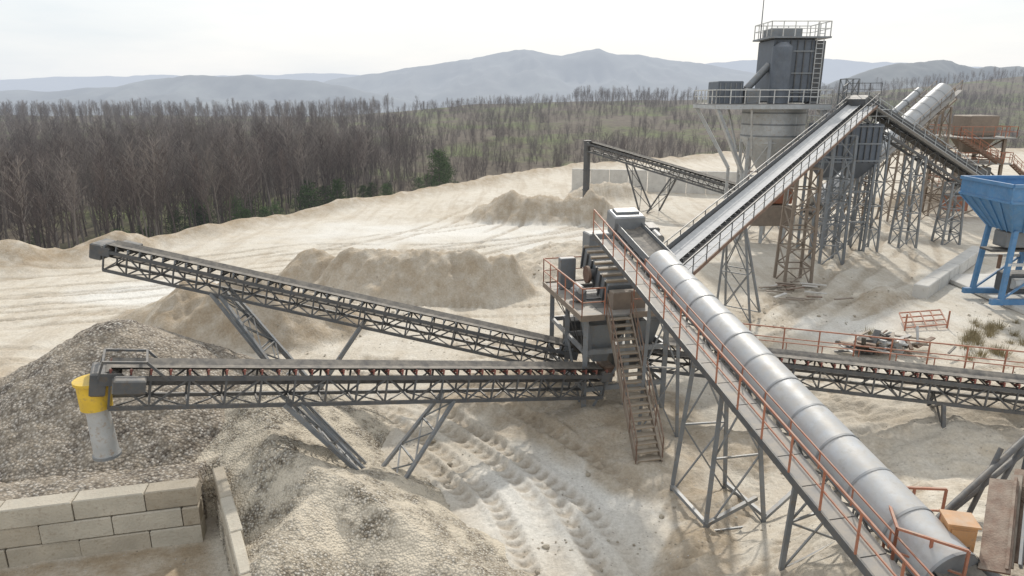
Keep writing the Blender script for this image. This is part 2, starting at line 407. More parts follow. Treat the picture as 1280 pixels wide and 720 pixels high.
def grid_mesh(name, X, Y, Z, mat, attr=None):
    ny, nx = X.shape
    me = bpy.data.meshes.new(name)
    co = np.stack([X, Y, Z], -1).reshape(-1, 3).astype(np.float32)
    idx = np.arange(nx * ny).reshape(ny, nx)
    q = np.stack([idx[:-1, :-1], idx[:-1, 1:], idx[1:, 1:], idx[1:, :-1]], -1).reshape(-1, 4)
    me.vertices.add(len(co)); me.vertices.foreach_set('co', co.ravel())
    me.loops.add(q.size); me.loops.foreach_set('vertex_index', q.ravel().astype(np.int32))
    me.polygons.add(len(q)); me.polygons.foreach_set('loop_start', np.arange(0, q.size, 4, dtype=np.int32))
    try: me.polygons.foreach_set('loop_total', np.full(len(q), 4, dtype=np.int32))
    except Exception: pass
    me.polygons.foreach_set('use_smooth', np.ones(len(q), dtype=bool))
    me.update(calc_edges=True); me.validate()
    if attr is not None:
        at = me.color_attributes.new('mask', 'FLOAT_COLOR', 'POINT')
        at.data.foreach_set('color', attr.reshape(-1).astype(np.float32))
    me.materials.append(mat)
    ob = bpy.data.objects.new(name, me); coll.objects.link(ob); return ob

def mixn(N, L, fac, a, b, bt='MIX'):
    m = N.new('ShaderNodeMix'); m.data_type = 'RGBA'; m.blend_type = bt
    for k, val in ((0, fac), (6, a), (7, b)):
        if hasattr(val, 'links'): L.new(val, m.inputs[k])
        elif isinstance(val, tuple): m.inputs[k].default_value = val + (1,)
        else: m.inputs[k].default_value = val
    return m.outputs[2]
def noisen(N, L, tc, scale, detail=8, rough=.6, lo=.35, hi=.65):
    n = N.new('ShaderNodeTexNoise'); n.inputs['Scale'].default_value = scale; n.inputs['Detail'].default_value = detail; n.inputs['Roughness'].default_value = rough
    L.new(tc, n.inputs['Vector'])
    r = N.new('ShaderNodeMapRange'); r.inputs[1].default_value = lo; r.inputs[2].default_value = hi
    L.new(n.outputs['Fac'], r.inputs[0]); return r.outputs[0], n.outputs['Fac']
def ground_mat():
    m = bpy.data.materials.new('quarry_sand'); m.use_nodes = True; N = m.node_tree.nodes; L = m.node_tree.links; b = N['Principled BSDF']
    tc = N.new('ShaderNodeTexCoord').outputs['Object']
    at = N.new('ShaderNodeAttribute'); at.attribute_name = 'mask'
    sp = N.new('ShaderNodeSeparateColor'); L.new(at.outputs['Color'], sp.inputs[0])
    a1, _ = noisen(N, L, tc, .09, 7, .62); a2, _ = noisen(N, L, tc, .9, 8, .68); a3, f3 = noisen(N, L, tc, 9, 6, .7)
    c = mixn(N, L, a1, (.69, .64, .555), (.585, .515, .415))
    c2 = mixn(N, L, a2, (.71, .66, .575), (.55, .475, .37))
    c = mixn(N, L, .5, c, c2)
    mp = N.new('ShaderNodeMapping'); mp.inputs['Scale'].default_value = (1, .10, 1); mp.inputs['Rotation'].default_value = (0, 0, math.radians(-62)); L.new(tc, mp.inputs[0])
    st, _ = noisen(N, L, mp.outputs[0], .7, 7, .65, .48, .62)
    fst = N.new('ShaderNodeMath'); fst.operation = 'MULTIPLY'; fst.inputs[1].default_value = .45; L.new(st, fst.inputs[0])
    c = mixn(N, L, fst.outputs[0], c, (.45, .37, .275))
    dp, _ = noisen(N, L, tc, .35, 7, .7, .58, .70)
    fdp = N.new('ShaderNodeMath'); fdp.operation = 'MULTIPLY'; fdp.inputs[1].default_value = .4; L.new(dp, fdp.inputs[0])
    c = mixn(N, L, fdp.outputs[0], c, (.38, .30, .21))
    c = mixn(N, L, at.outputs['Alpha'], c, (.76, .73, .67))
    w = N.new('ShaderNodeMath'); w.operation = 'MULTIPLY'; L.new(sp.outputs[0], w.inputs[0])
    wr = N.new('ShaderNodeMapRange'); wr.inputs[1].default_value = .0; wr.inputs[2].default_value = 1; wr.inputs[3].default_value = .4; wr.inputs[4].default_value = 1.1; L.new(a2, wr.inputs[0]); L.new(wr.outputs[0], w.inputs[1])
    w.use_clamp = True
    c = mixn(N, L, w.outputs[0], c, (.38, .295, .20))
    t = N.new('ShaderNodeMath'); t.operation = 'MULTIPLY'; t.inputs[1].default_value = .62; L.new(sp.outputs[2], t.inputs[0])
    c = mixn(N, L, t.outputs[0], c, (.36, .285, .20))
    sk = mixn(N, L, a3, (.82, .81, .79), (1.06, 1.06, 1.06)); c = mixn(N, L, 1.0, c, sk, 'MULTIPLY')
    vo = N.new('ShaderNodeTexVoronoi'); vo.inputs['Scale'].default_value = 7; L.new(tc, vo.inputs['Vector'])
    vr = N.new('ShaderNodeMapRange'); vr.inputs[1].default_value = .22; vr.inputs[2].default_value = .12; L.new(vo.outputs['Distance'], vr.inputs[0])
    vs = N.new('ShaderNodeSeparateColor'); L.new(vo.outputs['Color'], vs.inputs[0])
    vg = N.new('ShaderNodeMath'); vg.operation = 'GREATER_THAN'; vg.inputs[1].default_value = .78; L.new(vs.outputs[0], vg.inputs[0])
    vm = N.new('ShaderNodeMath'); vm.operation = 'MULTIPLY'; L.new(vr.outputs[0], vm.inputs[0]); L.new(vg.outputs[0], vm.inputs[1])
    pb = mixn(N, L, vs.outputs[1], (.26, .21, .16), (.66, .62, .56))
    c = mixn(N, L, vm.outputs[0], c, pb)
    v1, _ = noisen(N, L, tc, .035, 6, .6, .47, .62); v2, _ = noisen(N, L, tc, .5, 7, .7)
    g = mixn(N, L, v2, (.085, .068, .05), (.17, .138, .10)); g = mixn(N, L, v1, g, mixn(N, L, v2, (.075, .09, .035), (.165, .18, .07)))
    c = mixn(N, L, sp.outputs[1], c, g)
    L.new(c, b.inputs['Base Color']); b.inputs['Roughness'].default_value = .95; b.inputs['Specular IOR Level'].default_value = .15
    bp = N.new('ShaderNodeBump'); bp.inputs['Strength'].default_value = .75; bp.inputs['Distance'].default_value = .12
    hs = N.new('ShaderNodeMath'); hs.operation = 'MULTIPLY_ADD'; hs.inputs[1].default_value = .5; L.new(a2, hs.inputs[0])
    h3 = N.new('ShaderNodeMath'); h3.operation = 'MULTIPLY_ADD'; h3.inputs[1].default_value = .5; L.new(f3, h3.inputs[0])
    h4 = N.new('ShaderNodeMath'); h4.operation = 'MULTIPLY'; h4.inputs[1].default_value = .35; L.new(vm.outputs[0], h4.inputs[0])
    L.new(h4.outputs[0], h3.inputs[2]); L.new(h3.outputs[0], hs.inputs[2]); L.new(hs.outputs[0], bp.inputs['Height']); L.new(bp.outputs[0], b.inputs['Normal'])
    emissive_haze(m, b.outputs[0]); return m
def gravel_mat(name, cols, sandmix, scale=13, sand=(.52, .44, .33)):
    m = bpy.data.materials.new(name); m.use_nodes = True; N = m.node_tree.nodes; L = m.node_tree.links; b = N['Principled BSDF']
    tc = N.new('ShaderNodeTexCoord').outputs['Object']
    vo = N.new('ShaderNodeTexVoronoi'); vo.inputs['Scale'].default_value = scale; L.new(tc, vo.inputs['Vector'])
    s = N.new('ShaderNodeSeparateColor'); L.new(vo.outputs['Color'], s.inputs[0])
    r = N.new('ShaderNodeValToRGB'); r.color_ramp.interpolation = 'CONSTANT'
    e = r.color_ramp.elements; e[0].color = cols[0] + (1,); e[1].position = .22; e[1].color = cols[1] + (1,)
    for p, c_ in zip((.45, .65, .85), cols[2:]): k = e.new(p); k.color = c_ + (1,)
    L.new(s.outputs[0], r.inputs[0])
    a1, _ = noisen(N, L, tc, .6, 6, .65); a2, _ = noisen(N, L, tc, .9, 8, .75, .44, .58)
    dk = N.new('ShaderNodeMapRange'); dk.inputs[1].default_value = .25; dk.inputs[2].default_value = .6; dk.inputs[3].default_value = 1; dk.inputs[4].default_value = .4; L.new(vo.outputs['Distance'], dk.inputs[0])
    cc = N.new('ShaderNodeCombineColor'); [L.new(dk.outputs[0], cc.inputs[i]) for i in range(3)]
    c = mixn(N, L, 1.0, r.outputs[0], cc.outputs[0], 'MULTIPLY')
    c = mixn(N, L, a1, c, mixn(N, L, .3, c, sand))
    f = N.new('ShaderNodeMath'); f.operation = 'MULTIPLY'; f.inputs[1].default_value = sandmix; L.new(a2, f.inputs[0])
    c = mixn(N, L, f.outputs[0], c, sand)
    L.new(c, b.inputs['Base Color']); b.inputs['Roughness'].default_value = .9; b.inputs['Specular IOR Level'].default_value = .2
    bp = N.new('ShaderNodeBump'); bp.invert = True; bp.inputs['Strength'].default_value = .9; bp.inputs['Distance'].default_value = .06
    L.new(vo.outputs['Distance'], bp.inputs['Height']); L.new(bp.outputs[0], b.inputs['Normal']); return m

M_ground = ground_mat()
M_gravel = gravel_mat('grey_gravel', [(.155, .13, .11), (.33, .29, .245), (.44, .395, .34), (.54, .495, .435), (.25, .21, .165)], .35, 11, (.5, .42, .32))
M_gravel2 = gravel_mat('pale_gravel', [(.26, .215, .16), (.44, .385, .3), (.54, .48, .395), (.61, .56, .48), (.35, .295, .22)], .95, 14, (.62, .545, .43))
XX, YY = np.meshgrid(xs, ys)
Z, wet, veg, trk, pale = terrain(XX, YY, True)
bay = sstep((-8.2 - XX - (YY - 16.6) * .55) / .6) * sstep((18.2 + (XX + 9.5) * .235 - YY) / .5)
wet = np.maximum(wet, bay * 1.0)
ground = grid_mesh('ground', XX, YY, Z, M_ground, np.stack([wet, veg, trk, pale], -1))

# ------------------------------------------------------------------ piles
def field(name, x0, x1, y0, y1, st, hf, mat):
    X, Y = np.meshgrid(np.arange(x0, x1, st), np.arange(y0, y1, st))
    Zp = hf(X, Y); g = terrain(X, Y, False)[0]
    Zp = np.where(Zp < g - .6, g - .6, Zp)
    return grid_mesh(name, X, Y, Zp, mat)
def wallY(X): return 18.3 + (X + 9.5) * .236
def hf1(X, Y):
    d = np.hypot((X + 15.2) / 1.08, Y - 24.6); d2 = np.hypot(X + 19.5, Y - 23.0)
    z = np.maximum(5.3 - .68 * np.sqrt(d ** 2 + .7), 3.5 - .60 * np.sqrt(d2 ** 2 + .8))
    z = z + .5 * (fbm(X / 2.2, Y / 2.2, 4, 31) - .5) + .16 * (fbm(X / .25, Y / .25, 2, 32) - .5)
    z = np.where(Y < wallY(X) + .1, -3, np.maximum(z, np.where(Y < wallY(X) + 1.6, 1.66 + .25 * (fbm(X / .8, Y / .8, 3, 33) - .5), -9)))
    return np.where(X > -9.9, -3, z)
field('gravel_pile', -28, -9.6, 15, 34, .09, hf1, M_gravel)
def seg(X, Y, a, b):
    ax, ay, az = a; bx, by, bz = b; l2 = (bx - ax) ** 2 + (by - ay) ** 2
    t = np.clip(((X - ax) * (bx - ax) + (Y - ay) * (by - ay)) / l2, 0, 1)
    d = np.hypot(X - ax - t * (bx - ax), Y - ay - t * (by - ay))
    return (az + (bz - az) * t) - .62 * np.sqrt(d ** 2 + .03) + .1
def hf2(X, Y):
    z = np.maximum(seg(X, Y, (-9.4, 23.6, 2.9), (-7.6, 19.4, 2.2)), seg(X, Y, (-7.6, 19.4, 2.2), (-5.6, 18.2, 2.3)))
    z = np.maximum(z, seg(X, Y, (-5.6, 18.2, 2.3), (-2.4, 16.4, 1.4)))
    z = np.maximum(z, seg(X, Y, (-5.6, 18.2, 1.9), (-6.2, 14.6, 1.9)))
    z = np.maximum(z, seg(X, Y, (-2.6, 16.6, 1.2), (-.6, 15.0, .9)))
    z = z + .55 * (fbm(X / 1.8, Y / 1.8, 4, 41) - .5) + .13 * (fbm(X / .3, Y / .3, 2, 42) - .5)
    left = (X < -9.6 + (19.3 - Y) * .5556 + .05) & (Y < 19.3)
    return np.where(left, -3, z)
field('sandy_gravel_pile', -14, 3.5, 12.5, 29, .08, hf2, M_gravel2)

# ------------------------------------------------------------------ block walls
def blockwall(name, p0, p1, courses, bl=1.9, bh=.64, th=.6, z0=-.15):
    mb = MB(name); p0 = V(p0 + (0,)); p1 = V(p1 + (0,)); u = (p1 - p0); Ln = u.length; u.normalize(); s = V((-u.y, u.x, 0))
    for c in range(courses):
        a = -bl * .5 * (c % 2)
        while a < Ln:
            a0 = max(a, 0); a1 = min(a + bl, Ln)
            if a1 - a0 > .25:
                tw = random.uniform(-.015, .015); e1 = (u + s * tw).normalized()
                mb.box(p0 + u * ((a0 + a1) / 2) + s * random.uniform(-.035, .035) + V((0, 0, z0 + (c + .5) * bh)), (a1 - a0 - .03, th + random.uniform(-.03, .03), bh - .025), random.choice(M_concs), ex=e1, ey=V((-e1.y, e1.x, 0)), bev=.03)
            a += bl
    return mb.build()
blockwall('concrete_block_wall', (-22.0, 15.35), (-9.5, 18.3), 3)
blockwall('concrete_block_wall', (-9.28, 19.2), (-5.9, 13.1), 3, th=.32)
mb = MB('retaining_wall')
for i in range(9):
    x0 = 8.5 + i * 2.6
    mb.box((x0 + 1.3, 97.5 - i * .5, 1.3), (2.56, .5, 3.6), M_conc, ex=V((1, -.19, 0)).normalized(), ey=V((.19, 1, 0)).normalized(), bev=.04)
mb.build()
mb = MB('concrete_kerb_beam')
a = V((27, 43.4, .5)); b = V((38.8, 55.6, .5)); n = 6
for i in range(n):
    p = a.lerp(b, i / n); q = a.lerp(b, (i + .96) / n)
    mb.box((p + q) / 2, ((q - p).length, .9, 1.0), M_conc, ex=(q - p).normalized(), ey=V((-(q - p).y, (q - p).x, 0)).normalized(), bev=.05)
mb.build()
mb = MB('concrete_slab')
mb.box((37.5, 44.5, .18), (12, 9, .3), M_conc, bev=.04); mb.build()

# ------------------------------------------------------------------ conveyor A (covered, foreground)
mb = MB('covered_belt_conveyor')
A_lo = V((8.77, 9.5, 3.71)); A_hi = V((4.66, 28, 7.7))
P, Ln, u, s, n = conveyor(mb, A_lo, A_hi, W=1.1, H=.75, panel=1.2, mt=M_steel, cover=(1.7, 15.6), cR=.57)
for k in range(int((Ln - .6) / 1.0)):
    mb.box(P(.5 + k * 1.0 + .5, -1.05, -.08), (.97, .66, .05), M_grat, ex=u, ey=s, ez=n)
    mb.beam(P(.5 + k * 1.0, -.6, -.2), P(.5 + k * 1.0, -1.42, -.2), .06, .08, M_dark, up=n)
mb.beam(P(.3, -1.42, -.1), P(Ln - .2, -1.42, -.1), .05, .2, M_dark, up=n)
rail(mb, [P(.2, -1.44, 0), P(Ln - .3, -1.44, 0)], .95, M_orange, 1.15, .045)
rail(mb, [P(.2, -.72, 0.05), P(Ln - 4.0, -.72, .05)], .42, M_orange, 1.15, .032, mid=False)
for b in (-.52, .52): mb.beam(P(15.6, b, .3), P(Ln - .5, b, .3), .03, .3, M_steel, up=n)
mb.box(P(Ln - .05, 0, .42), (.95, 1.3, .6), M_galv2, ex=u, ey=s, ez=n, bev=.06)
mb.box(P(Ln + .05, 0, .75), (.5, 1.0, .12), M_steel, ex=u, ey=s, ez=n, bev=.03)
mb.box(P(Ln + .35, 0, -.35), (.6, 1.2, 1.3), M_steel, bev=.04)
mb.box(P(Ln - .5, .95, .1), (.7, .5, .45), M_dark, ex=u, ey=s, ez=n, bev=.05)
mb.tube(P(Ln - .9, .95, .1), P(Ln - 1.5, .95, .1), .19, .19, M_steel, 12)
for sg in (-1, 1):
    mb.add([P(.2, sg * .9, .75), P(1.7, sg * .57, .3), P(1.7, sg * .57, 0), P(.2, sg * .6, .05)], [(0, 1, 2, 3)], M_galv)
def aleg(a, spread, along=0):
    t0 = P(a, -.55, -.78); t1 = P(a, .55, -.78); c = P(a + along, 0, 0)
    b0 = V((c.x, c.y, 0)) - s * spread; b1 = V((c.x, c.y, 0)) + s * spread
    b0.z = gz(b0.x, b0.y) - .1; b1.z = gz(b1.x, b1.y) - .1
    trestle(mb, (t0, t1), (b0, b1), M_steel, 2, .12, .055); return b0, b1
l0 = aleg(11.2, 1.0, .3); l1 = aleg(9.4, 1.0, -.3)
for a_, b_ in zip(l0, l1):
    mb.beam(a_ + V((0, 0, .3)), b_ + V((0, 0, .3)), .12, .12, M_steel)
for k_ in (0, 1):
    q_ = l1[k_] + V((1.7 - .3 * k_, .6 + .3 * k_, .2)); mb.beam(l1[k_] + V((0, 0, .25)), q_ + V((0, 0, .6)), .12, .12, M_steel)
aleg(5.6, .8); aleg(14.9, .8)
mb.build()

# ------------------------------------------------------------------ screening station
mb = MB('screening_station')
O = V((4.2, 27.6, 0)); ey = V((-.24, .97, 0)).normalized(); ex = V((ey.y, -ey.x, 0))
def T(x, y, z): return O + ex * x + ey * y + V((0, 0, z))
PZ = 4.7
for x in (-1.7, .1, 1.8):
    for y in (-1.6, .7, 2.9):
        mb.beam(T(x, y, -.2), T(x, y, PZ - .1), .2, .2, M_steel)
for z in (1.5, 3.1, PZ - .16):
    for y in (-1.6, .7, 2.9): mb.beam(T(-1.7, y, z), T(1.8, y, z), .13, .2, M_steel)
    for x in (-1.7, 1.8): mb.beam(T(x, -1.6, z), T(x, 2.9, z), .12, .18, M_steel)
for x in (-1.7, 1.8):
    mb.beam(T(x, -1.6, 0), T(x, .7, 3.1), .08, .08, M_steel); mb.beam(T(x, 2.9, 0), T(x, .7, 3.1), .08, .08, M_steel)
mb.beam(T(-1.7, -1.6, 0), T(.1, -1.6, 3.1), .08, .08, M_steel)
mb.box(T(-1.55, .6, PZ), (.95, 5.2, .07), M_grat, ex=ex, ey=ey)
mb.box(T(.5, -1.5, PZ + .004), (3.1, .95, .07), M_grat, ex=ex, ey=ey)
mb.box(T(1.9, 1.1, PZ + .002), (.6, 4.1, .07), M_grat, ex=ex, ey=ey)
mb.box(T(.3, 2.95, PZ + .006), (2.7, .6, .07), M_grat, ex=ex, ey=ey)
for (a, b) in (((-2.03, -2.0), (-2.03, 3.25)), ((-2.03, 3.25), (2.2, 3.25)), ((2.2, 3.25), (2.2, -2.0)), ((2.2, -2.0), (.1, -2.0)), ((-1.1, -2.0), (-2.03, -2.0))):
    rail(mb, [T(a[0], a[1], PZ + .03), T(b[0], b[1], PZ + .03)], 1.15, M_orange, 1.0, .05)
    mb.beam(T(a[0], a[1], PZ - .02), T(b[0], b[1], PZ - .02), .08, .24, M_brown)
sx = ex; sy = (ey * .955 + V((0, 0, .30))).normalized(); sz = sx.cross(sy)
C = T(.35, .9, PZ + .95)
mb.box(C, (1.7, 3.3, 1.0), M_steel, ex=sx, ey=sy, ez=sz, bev=.05)
for k in range(6):
    for sg in (-1, 1):
        mb.box(C + sy * (-1.4 + k * .56) + sx * sg * .89, (.07, .08, 1.06), M_dark, ex=sx, ey=sy, ez=sz)
for k in range(7): mb.box(C + sy * (-1.45 + k * .48) + sz * .54, (1.76, .12, .1), M_tread, ex=sx, ey=sy, ez=sz)
mb.tube(C + sx * -1.15, C + sx * 1.15, .23, .23, M_dark, 16)
mb.tube(C + sx * -1.2 + sz * .0, C + sx * -1.08, .38, .38, M_rust, 20)
mb.box(T(-1.45, .1, PZ + .35), (.5, .6, .5), M_steel, ex=ex, ey=ey, bev=.05); mb.tube(T(-1.45, .35, PZ + .62), T(-1.45, -.3, PZ + .62), .17, .17, M_lsteel, 12)
mb.box(T(-1.3, 2.1, PZ + .75), (.7, .35, 1.4), M_steel, ex=ex, ey=ey, bev=.03)
mb.box(T(.2, -1.15, PZ + .35), (1.4, .5, .8), M_brown, ex=ex, ey=ey, bev=.03)
mb.box(T(.35, 2.5, PZ + 1.8), (1.3, .9, 1.3), M_steel, ex=ex, ey=ey, bev=.05)
for k in range(5):  # sagging cables
    a0 = T(-1.9, -1.5 + k * .9, PZ - .2); b0_ = T(-1.5 + k * .3, -1.2 + k * .5, 2.0 + .2 * k); pr = a0
    for j in range(1, 7):
        f = j / 6; pp = a0.lerp(b0_, f) + V((0, 0, -.5 * math.sin(math.pi * f))); mb.tube(pr, pp, .02, .02, M_belt, 5, cap=False); pr = pp
def hop(c, wt, wb, h, m):
    c = V(c); vs = []
    for w_, z_ in ((wt, 0), (wb, -h)):
        for a_, b_ in ((-1, -1), (1, -1), (1, 1), (-1, 1)): vs.append(c + ex * a_ * w_[0] / 2 + ey * b_ * w_[1] / 2 + V((0, 0, z_)))
    mb.add(vs, [(4, 5, 1, 0), (5, 6, 2, 1), (6, 7, 3, 2), (7, 4, 0, 3), (0, 1, 2, 3), (7, 6, 5, 4)], m)
hop(T(.2, .9, PZ - .1), (2.3, 3.2), (.8, .9), 1.8, M_dark)
hop(T(-.9, -.9, PZ - .5), (1.2, 1.3), (.6, .6), 1.7, M_steel)
hop(T(1.2, -.6, PZ - .6), (1.1, 1.2), (.5, .5), 1.5, M_steel)
mb.box(T(-.9, 1.9, 2.6), (.9, .9, 1.6), M_dark, ex=ex, ey=ey, bev=.05)
mb.box(T(.9, 1.4, 1.9), (1.1, 2.2, .8), M_dark, ex=ex, ey=ey, bev=.05)
mb.box(T(-.4, -.6, 1.9), (.5, .9, .5), M_rust, ex=ex, ey=ey, bev=.05)
stairs(mb, T(-.5, -2.0, PZ), V((4.85, 21.6, gz(4.85, 21.6) - .05)), ex, .95, M_tread, M_brown, .95, M_rust)
mb.build()

# ------------------------------------------------------------------ stacker conveyors B, C
def wheelset(mb, base, s_, mat):
    base = V(base)
    mb.beam(base - s_ * .2, base + s_ * .2, .12, .12, mat); mb.tube(base - s_ * .12, base + s_ * .12, .22, .22, M_belt, 14)
mb = MB('radial_stacker_conveyor')
P, Ln, u, s, n = conveyor(mb, (2.6, 28.1, 2.25), (-17.6, 29.3, 6.55), W=1.0, H=.85, panel=1.05, mt=M_dark, idl=M_steel)
base = [V((-8.9, 27.9, 0)) + s * k for k in (-.95, .95)]
for b_ in base: b_.z = gz(b_.x, b_.y) + .1
at = lambda X_: (2.6 - X_) / 20.2 * Ln
for aa in (at(-12.9), at(-12.5), at(-6.4)):
    trestle(mb, (P(aa, -.5, -.85), P(aa, .5, -.85)), (base[0] + V((0, 0, .02)), base[1]), M_steel, 4, .13, .06)
for b_ in base: wheelset(mb, b_, s, M_dark)
mb.box(P(Ln - .4, .85, 0), (.8, .45, .4), M_dark, ex=u, ey=s, ez=n, bev=.04)
mb.box(P(Ln + .35, 0, -.1), (.5, 1.1, .7), M_dark, ex=u, ey=s, ez=n, bev=.05)
mb.build()
mb = MB('radial_stacker_conveyor')
P, Ln, u, s, n = conveyor(mb, (3.6, 26.1, 2.05), (-11.6, 18.35, 5.3), W=1.0, H=.9, panel=1.05, mt=M_dark, idl=M_red)
at = lambda f: (1 - f) * Ln
b0 = V((-4.76, 21.6, 0)); b1 = V((-3.94, 20.1, 0))
for b_ in (b0, b1): b_.z = gz(b_.x, b_.y) + .1
sd = -1 if (P(5, 1, 0) - P(5, -1, 0)).dot(b1 - b0) < 0 else 1
trestle(mb, (P(at(.62), -.5 * sd, -.9), P(at(.62), .5 * sd, -.9)), (b0, b1), M_steel, 3, .12, .06)
trestle(mb, (P(at(.28), -.5 * sd, -.9), P(at(.28), .5 * sd, -.9)), (b0 + V((-.3, 0, 0)), b1 + V((-.3, 0, 0))), M_steel, 5, .13, .06)
trestle(mb, (P(at(.31), -.5 * sd, -.9), P(at(.31), .5 * sd, -.9)), (b0 + V((-.12, 0, 0)), b1 + V((-.12, 0, 0))), M_steel, 1, .09, .05)
for b_ in (b0, b1): wheelset(mb, b_, s, M_dark)
for sg in (-1, 1):
    mb.beam(P(Ln - 1.5, sg * .56, -.05), P(Ln - .9, sg * .56, .5), .07, .07, M_dark); mb.beam(P(Ln - .9, sg * .56, .5), P(Ln + .2, sg * .56, .5), .07, .07, M_dark)
    mb.beam(P(Ln + .2, sg * .56, .5), P(Ln + .3, sg * .56, 0), .06, .06, M_dark)
mb.beam(P(Ln - .9, -.56, .5), P(Ln - .9, .56, .5), .06, .06, M_dark); mb.beam(P(Ln + .2, -.56, .5), P(Ln + .2, .56, .5), .06, .06, M_dark)
mb.box(P(Ln - .5, -.9, -.05), (.8, .45, .42), M_dark, ex=u, ey=s, ez=n, bev=.04)
mb.box(P(Ln - .45, -.55, -.2), (.8, .05, .45), M_steel, ex=u, ey=s, ez=n)
mb.box(P(Ln + .3, 0, -.2), (.4, 1.05, .7), M_dark, ex=u, ey=s, ez=n, bev=.05)
cx = P(Ln + .5, 0, 0)
q = V((cx.x, cx.y, 5.1))
mb.tube(q, q - V((0, 0, .78)), .44, .42, M_yellow, 28); mb.tube(q, q + V((0, 0, .09)), .5, .5, M_yellow, 28)
mb.tube(q - V((0, 0, .78)), q - V((-.05, 0, 2.3)), .3, .34, M_lsteel, 24)
mb.tube(q - V((-.05, 0, 2.27)), q - V((-.05, 0, 2.35)), .38, .38, M_steel, 24)
mb.beam(q + V((.4, .1, -.1)), P(Ln, 0, -.3), .3, .25, M_yellow)
mb.build()

# ------------------------------------------------------------------ conveyor D (right, horizontal)
mb = MB('belt_conveyor')
P, Ln, u, s, n = conveyor(mb, (25, 22.9, 2.1), (5.6, 27.3, 2.8), W=1.15, H=.85, panel=1.0, mt=M_dark, idl=M_red)
for k in range(int(Ln)):
    mb.box(P(k + .5, 1.0, -.02), (.97, .7, .05), M_grat, ex=u, ey=s, ez=n)
    mb.beam(P(k + .5, .55, -.1), P(k + .5, 1.4, -.1), .06, .08, M_dark)
rail(mb, [P(.1, 1.4, 0), P(Ln - 3, 1.4, 0)], .95, M_orange, 1.4, .05)
rail(mb, [P(.1, .68, 0.05), P(Ln - 3, .68, .05)], .5, M_orange, 1.4, .035, mid=False)
for f in (.12, .42, .72):
    c = P(Ln * f, 0, 0); b0 = V((c.x, c.y, 0)) - s * .9; b1 = V((c.x, c.y, 0)) + s * .9; b0.z = gz(b0.x, b0.y) - .2; b1.z = gz(b1.x, b1.y) - .2
    trestle(mb, (P(Ln * f, -.55, -.85), P(Ln * f, .55, -.85)), (b0, b1), M_dark, 1, .13, .07)
mb.build()

# ------------------------------------------------------------------ conveyor E (long, up to plant)
mb = MB('inclined_belt_conveyor')
E_lo = V((6.6, 31.9, 4.3)); E_hi = V((28.3, 58, 12.2))
P, Ln, u, s, n = conveyor(mb, E_lo, E_hi, W=1.15, H=1.05, panel=1.3, mt=M_dark, belt=M_beltl, idl=M_dark, chord=.13)
for k in range(int(Ln / 1.2)):
    mb.box(P(k * 1.2 + .6, 1.13, .02), (1.17, .75, .05), M_beltl, ex=u, ey=s, ez=n)
    mb.beam(P(k * 1.2, .6, -.08), P(k * 1.2, 1.55, -.08), .07, .1, M_dark, up=n)
mb.beam(P(0, 1.55, 0), P(Ln, 1.55, 0), .06, .2, M_rust, up=n)
rail(mb, [P(0, 1.57, 0), P(Ln, 1.57, 0)], 1.0, M_dark, 1.5, .05)
mb.beam(P(0, -.58, .42), P(Ln, -.58, .42), .04, .35, M_dark, up=n)
rail(mb, [P(0, -.62, 0), P(Ln, -.62, 0)], .85, M_dark, 1.5, .05)
for f in (.3, .62, .86):
    c = P(Ln * f, .3, -1.05)
    if f > .5:
        lattice(mb, (c.x, c.y, gz(c.x, c.y) - .2), (c.x, c.y, c.z), 1.9, 1.9, 1.6, 1.6, (1, 0, 0), (0, 1, 0), M_brown if f < .8 else M_steel, 6, .18, .09)
    else:
        b0 = V((c.x, c.y, 0)) - s * 1.1; b1 = V((c.x, c.y, 0)) + s * 1.1; b0.z = b1.z = gz(c.x, c.y) - .2
        trestle(mb, (P(Ln * f, -.55, -1), P(Ln * f, .55, -1)), (b0, b1), M_steel, 2, .12, .06)
        trestle(mb, (P(Ln * f, -.55, -1), P(Ln * f, .55, -1)), (b0 + u * 1.5, b1 + u * 1.5), M_steel, 2, .12, .06)
mb.box(P(Ln, 0, .35), (1.4, 1.6, .8), M_dark, ex=u, ey=s, ez=n, bev=.05)
rail(mb, [P(Ln - .5, -1, .7), P(Ln + .6, -1, .7), P(Ln + .6, 1.6, .7)], 1.0, M_dark, 1, .05)
mb.build()
mb = MB('inclined_belt_conveyor')
P, Ln, u, s, n = conveyor(mb, (42.4, 62.4, 5.5), (28.7, 58.2, 12.4), W=1.2, H=1.1, panel=1.3, mt=M_dark, belt=M_belt, idl=M_dark, chord=.16)
for b in (-.6, .6): mb.beam(P(0, b, .45), P(Ln, b, .45), .04, .5, M_dark, up=n)
rail(mb, [P(0, -.7, 0), P(Ln, -.7, 0)], 1.0, M_lsteel, 1.5, .05)
mb.beam(P(0, -1.0, 0), P(Ln, -1.0, 0), .6, .05, M_beltl, up=n)
for f in (.15, .5, .8):
    c = P(Ln * f, 0, -1.1); lattice(mb, (c.x, c.y, gz(c.x, c.y) - .2), c, 1.6, 1.6, 1.1, 1.1, (1, 0, 0), (0, 1, 0), M_steel, 5, .15, .08)
mb.build()
mb = MB('covered_belt_conveyor')
P, Ln, u, s, n = conveyor(mb, (30.5, 69.4, 1.6), (46.0, 75, 13.6), W=1.3, H=1.1, panel=1.4, mt=M_brown, cover=(1, 20.0), cR=1.05, chord=.15)
for sg in (-1, 1): rail(mb, [P(0, sg * 1.5, 0), P(Ln, sg * 1.5, 0)], 1.0, M_brown, 1.6, .05)
mb.beam(P(0, 1.4, 0), P(Ln, 1.4, 0), .6, .06, M_grat, up=n)
mb.tube(P(4, -2.1, .9), P(Ln - 1.2, -2.1, .9), .38, .38, M_galv, 16); 
